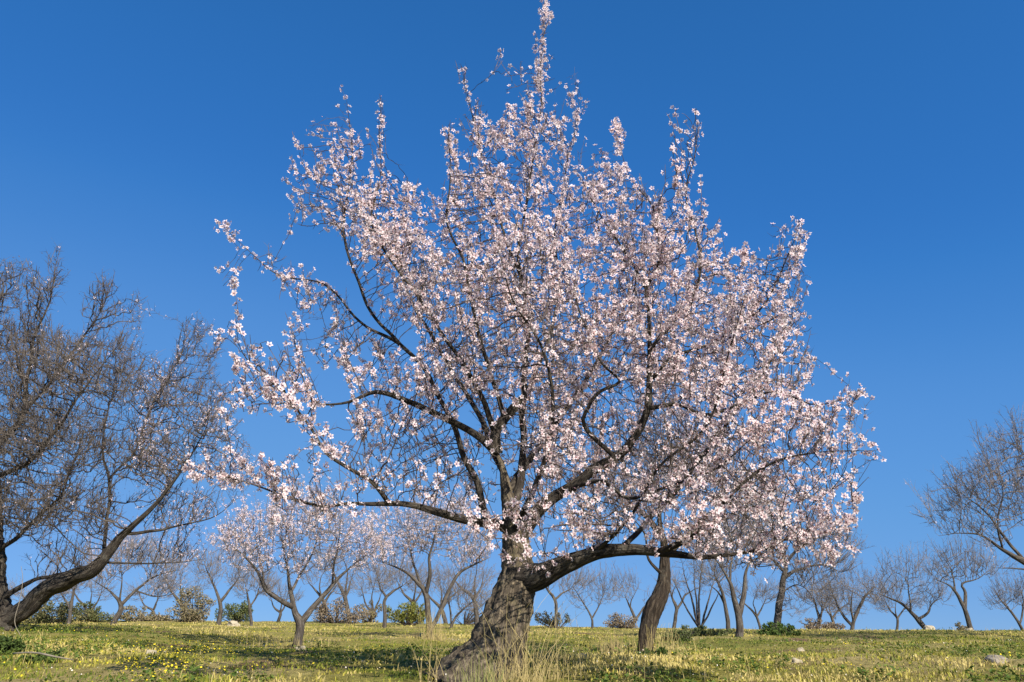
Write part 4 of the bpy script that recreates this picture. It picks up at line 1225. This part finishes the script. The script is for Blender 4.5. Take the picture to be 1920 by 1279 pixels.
# ------------------------------------------------------------------ grass
def blades(pos, h, w, lean, c_base, c_tip, segs=2):
    """grass blades as thin tapered strips (two faces); returns V, C, Q, T"""
    n = len(pos)
    az = RNG.uniform(0, 2 * math.pi, n)
    d = np.stack([np.cos(az), np.sin(az), np.zeros(n)], 1)
    az2 = RNG.uniform(0, 2 * math.pi, n)
    s = np.stack([np.cos(az2), np.sin(az2), np.zeros(n)], 1) * (w / 2)[:, None]
    mid = pos + d * (lean * h * 0.30)[:, None] + np.array([0, 0, 1.0]) * (h * 0.58)[:, None]
    top = pos + d * (lean * h)[:, None] + np.array([0, 0, 1.0]) * (h * (1 - 0.25 * lean))[:, None]
    V = np.stack([pos - s, pos + s, mid + s * 0.8, mid - s * 0.8, top], 1).reshape(-1, 3)
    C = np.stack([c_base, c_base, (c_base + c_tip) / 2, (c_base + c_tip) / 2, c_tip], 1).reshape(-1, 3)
    b = (np.arange(n) * 5)[:, None]
    return V, C, b + np.array([[0, 1, 2, 3]]), b + np.array([[3, 2, 4]])


def vnoise(x, y, f, seed):
    return np.array([noise.noise(Vector((a * f + seed, b * f, seed * 0.37))) for a, b in zip(x, y)])


def field_points(n, y0, y1, power):
    """random spots of the field, denser near the viewer"""
    u = RNG.random(n)
    e = 1 - power
    Y = (y0 ** e + u * (y1 ** e - y0 ** e)) ** (1 / e)
    px = RNG.uniform(-260, 2180, n)
    X = (px - 960) / F * Y * 0.985
    return X, Y


def build_grass():
    # clumps, each with its own kind and height
    X, Y = field_points(19000, 5.0, 50, 0.75)
    big = vnoise(X, Y, 0.16, 3.1); mid = vnoise(X, Y, 0.7, 9.7); fin = vnoise(X, Y, 2.1, 5.5)
    far = np.clip((Y - 9) / 16, 0, 1)
    dry = np.clip(0.33 + 0.40 * far + 0.8 * big + 1.1 * mid + 0.9 * fin, 0, 1)       # 0 green .. 1 straw
    hum = np.clip(0.5 + 1.2 * mid - 0.6 * fin, 0.1, 1.3)
    bare = vnoise(X, Y, 0.95, 61.0) + 0.35 * vnoise(X, Y, 3.1, 15.0)
    k = RNG.integers(6, 14, len(X))
    k[bare < -0.34] = 1
    ii = np.repeat(np.arange(len(X)), k)
    n = len(ii)
    sz = 0.055 + 0.0045 * Y[ii]
    x = X[ii] + RNG.normal(scale=sz); y = Y[ii] + RNG.normal(scale=sz)
    z = ground_z(x, y)
    h = (0.016 + 0.036 * hum[ii]) * RNG.uniform(0.5, 1.5, n) * (1 + 0.008 * y)
    tall = RNG.random(n) < 0.012
    h[tall] *= 2.3
    w = (0.006 + 0.0005 * y) * RNG.uniform(0.7, 1.5, n)
    w[tall] *= 0.55
    lean = RNG.uniform(0.1, 1.1, n); lean[tall] *= 0.4
    d = np.clip(dry[ii] + RNG.normal(scale=0.17, size=n), 0, 1)[:, None]
    green_d, green_l, olive, straw = np.array([0.085, 0.125, 0.018]), np.array([0.25, 0.265, 0.035]), np.array([0.40, 0.345, 0.055]), np.array([0.58, 0.46, 0.175])
    c = np.where(d < 0.33, green_d + (green_l - green_d) * d / 0.33,
                 np.where(d < 0.66, green_l + (olive - green_l) * (d - 0.33) / 0.33, olive + (straw - olive) * (d - 0.66) / 0.34))
    c[tall] = straw * 0.95
    c = c * RNG.uniform(0.8, 1.2, (n, 1))
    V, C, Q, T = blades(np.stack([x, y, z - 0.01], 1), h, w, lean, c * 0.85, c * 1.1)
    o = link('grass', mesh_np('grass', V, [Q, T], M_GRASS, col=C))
    tag(o, 'short yellow green grass covering the field', 'grass', kind='stuff')
    print('grass blades', n)


build_grass()


def build_weeds():
    """broad-leaved low weeds between the grass, one mass"""
    X, Y = field_points(5200, 5.2, 22, 0.9)
    m = vnoise(X, Y, 0.45, 21.0) + 0.4 * vnoise(X, Y, 1.6, 8.0)
    keep = m > -0.02 + 0.012 * (Y - 6)
    X, Y = X[keep], Y[keep]
    k = RNG.integers(7, 14, len(X))
    ii = np.repeat(np.arange(len(X)), k)
    n = len(ii)
    az = RNG.uniform(0, 2 * math.pi, n)
    rad = RNG.uniform(0.005, 0.05, n)
    x = X[ii] + rad * np.cos(az); y = Y[ii] + rad * np.sin(az)
    pos = np.stack([x, y, ground_z(x, y) + RNG.uniform(0.01, 0.085, n)], 1)
    nr = unit(np.stack([0.6 * np.cos(az), 0.6 * np.sin(az), np.ones(n)], 1) + 0.4 * RNG.normal(size=(n, 3)))
    t = RNG.random((n, 1))
    tint = np.array([0.05, 0.095, 0.015]) * (1 - t) + np.array([0.17, 0.21, 0.035]) * t
    V, C, Q, T, _ = scatter(LEAF, pos, nr, RNG.uniform(0.02, 0.05, n), tint)
    o = link('weeds', mesh_np('weeds', V, [Q], M_LEAF, col=C))
    tag(o, 'low broad-leaved green weeds among the grass', 'weeds', kind='stuff')


build_weeds()

DISC = (np.array([(1, 0, .15), (.5, .87, .1), (-.5, .87, .15), (-1, 0, .1), (-.5, -.87, .15), (.5, -.87, .1)]), np.full(6, 1), np.array([(0, 1, 2, 3), (0, 3, 4, 5)]), np.zeros((0, 3), int))


def build_wildflowers():
    # yellow flowers, thickest in the left foreground
    X, Y = field_points(42000, 5.2, 30, 0.9)
    q = np.stack([X, Y, ground_z(X, Y)], 1)
    pp, _ = proj(q)
    m = vnoise(X, Y, 0.5, 41.0)
    dens = 1.3 * np.exp(-((pp[:, 0] - 285) / 75) ** 2 - ((pp[:, 1] - 1262) / 24) ** 2) + 0.22 * np.exp(-((pp[:, 0] - 420) / 200) ** 2 - ((pp[:, 1] - 1228) / 18) ** 2) \
        + 0.03 * np.exp(-((pp[:, 0] - 450) / 420) ** 2) + 0.12 * np.exp(-((pp[:, 0] - 1700) / 220) ** 2 - ((pp[:, 1] - 1268) / 14) ** 2) + 0.015
    keep = RNG.random(len(X)) < dens * np.clip(0.45 + 1.6 * m, 0.05, 1.4)
    q = q[keep]; n = len(q)
    q[:, 2] += RNG.uniform(0.04, 0.12, n)
    nr = unit(0.45 * RNG.normal(size=(n, 3)) + np.array([0.2, -0.25, 1]))
    tint = np.array([0.80, 0.62, 0.03]) * RNG.uniform(0.85, 1.1, (n, 1))
    V, C, Q, T, _ = scatter(DISC, q, nr, RNG.uniform(0.004, 0.0085, n) * (1 + 0.02 * q[:, 1]), tint)
    o = link('yellow_wildflowers', mesh_np('yellow_wildflowers', V, [Q], M_LEAF, col=C))
    tag(o, 'tiny yellow wildflowers strewn through the grass', 'wildflowers', kind='stuff')
    # fallen petals and pale seed heads
    X, Y = field_points(5000, 5.2, 30, 0.8)
    keep = RNG.random(len(X)) < np.clip(0.35 + vnoise(X, Y, 0.6, 77.0), 0.05, 1)
    X, Y = X[keep], Y[keep]; n = len(X)
    q = np.stack([X, Y, ground_z(X, Y) + RNG.uniform(0.03, 0.09, n)], 1)
    nr = unit(0.5 * RNG.normal(size=(n, 3)) + np.array([0, 0, 1]))
    t = RNG.random((n, 1))
    tint = np.array([0.82, 0.74, 0.66]) * (1 - t) + np.array([0.68, 0.58, 0.30]) * t
    V, C, Q, T, _ = scatter(DISC, q, nr, RNG.uniform(0.003, 0.007, n) * (1 + 0.02 * q[:, 1]), tint)
    o = link('fallen_petals', mesh_np('fallen_petals', V, [Q], M_LEAF, col=C))
    tag(o, 'pale fallen blossom petals scattered over the grass', 'petals', kind='stuff')
    print('wildflowers', len(X))


build_wildflowers()


def dry_tuft(label, px, Y, spread, n, h0, h1, lean=0.35, kind=None, cols=((0.54, 0.42, 0.19), (0.34, 0.27, 0.10))):
    c = on_ground(px, Y)
    chains, tint = [], []
    for i in range(n):
        dx, dy = RNG.normal(scale=spread, size=2)
        b = np.array([c[0] + dx, c[1] + dy * 0.5, 0]); b[2] = float(ground_z(b[0], b[1])) - 0.01
        h = h0 * 0.6 + (h1 - h0 * 0.6) * RNG.random() ** 2.2
        a = RNG.uniform(0, 2 * math.pi); l = RNG.uniform(0.05, lean) * h
        e = b + np.array([math.cos(a) * l, math.sin(a) * l * 0.6, h])
        m = (b + e) / 2 + np.array([0, 0, 0.16 * h]) - 0.25 * np.array([math.cos(a) * l, math.sin(a) * l * .6, 0])
        t = np.linspace(0, 1, 6)[:, None]
        chains.append(((1 - t) ** 2 * b + 2 * t * (1 - t) * m + t * t * e, np.linspace(0.0022, 0.0008, 6) * (Y / 6.6) ** 0.5))
        k = RNG.random()
        tint.append((np.array(cols[0]) * k + np.array(cols[1]) * (1 - k)) * RNG.uniform(0.8, 1.15))
    V, Q = tubes_batch(chains, 3)
    C = np.repeat(np.array(tint), 6 * 3, 0)
    o = link('dry_grass_tuft', mesh_np('dry_grass_tuft', V - c, [Q], M_GRASS, col=C), None, tuple(c))
    tag(o, label, 'grass tuft', 'dry grass tufts', kind)


dry_tuft('tall dry straw grass in front of the big leaning trunk', 970, 6.5, 0.12, 100, 0.2, 0.75, lean=0.9)
dry_tuft('dry straw grass on the right of the big leaning trunk', 1015, 6.8, 0.12, 90, 0.2, 0.60, lean=0.9)
dry_tuft('green and straw grass at the left foot of the big leaning trunk', 905, 6.35, 0.085, 150, 0.1, 0.32, cols=((0.40, 0.36, 0.14), (0.12, 0.16, 0.03)))
dry_tuft('few tall dry stalks left of the big leaning trunk', 812, 6.7, 0.05, 18, 0.15, 0.6, lean=0.8)
dry_tuft('dry stalks at the foot of the slim split trunk', 812, 17.5, 0.13, 110, 0.2, 0.7)
dry_tuft('dry brownish grass left of the curved brown trunk', 1150, 10.2, 0.09, 190, 0.1, 0.3, cols=((0.42, 0.30, 0.15), (0.30, 0.26, 0.10)))
dry_tuft('dry grass around the foot of the curved brown trunk', 1235, 10.6, 0.14, 140, 0.1, 0.42)
dry_tuft('pale thin stalks in the right foreground', 1420, 6.9, 0.5, 26, 0.12, 0.3, kind='stuff')
dry_tuft('dry stalks around the foot of the low forked blossoming tree', 545, 14.5, 0.35, 120, 0.08, 0.3, kind='stuff')
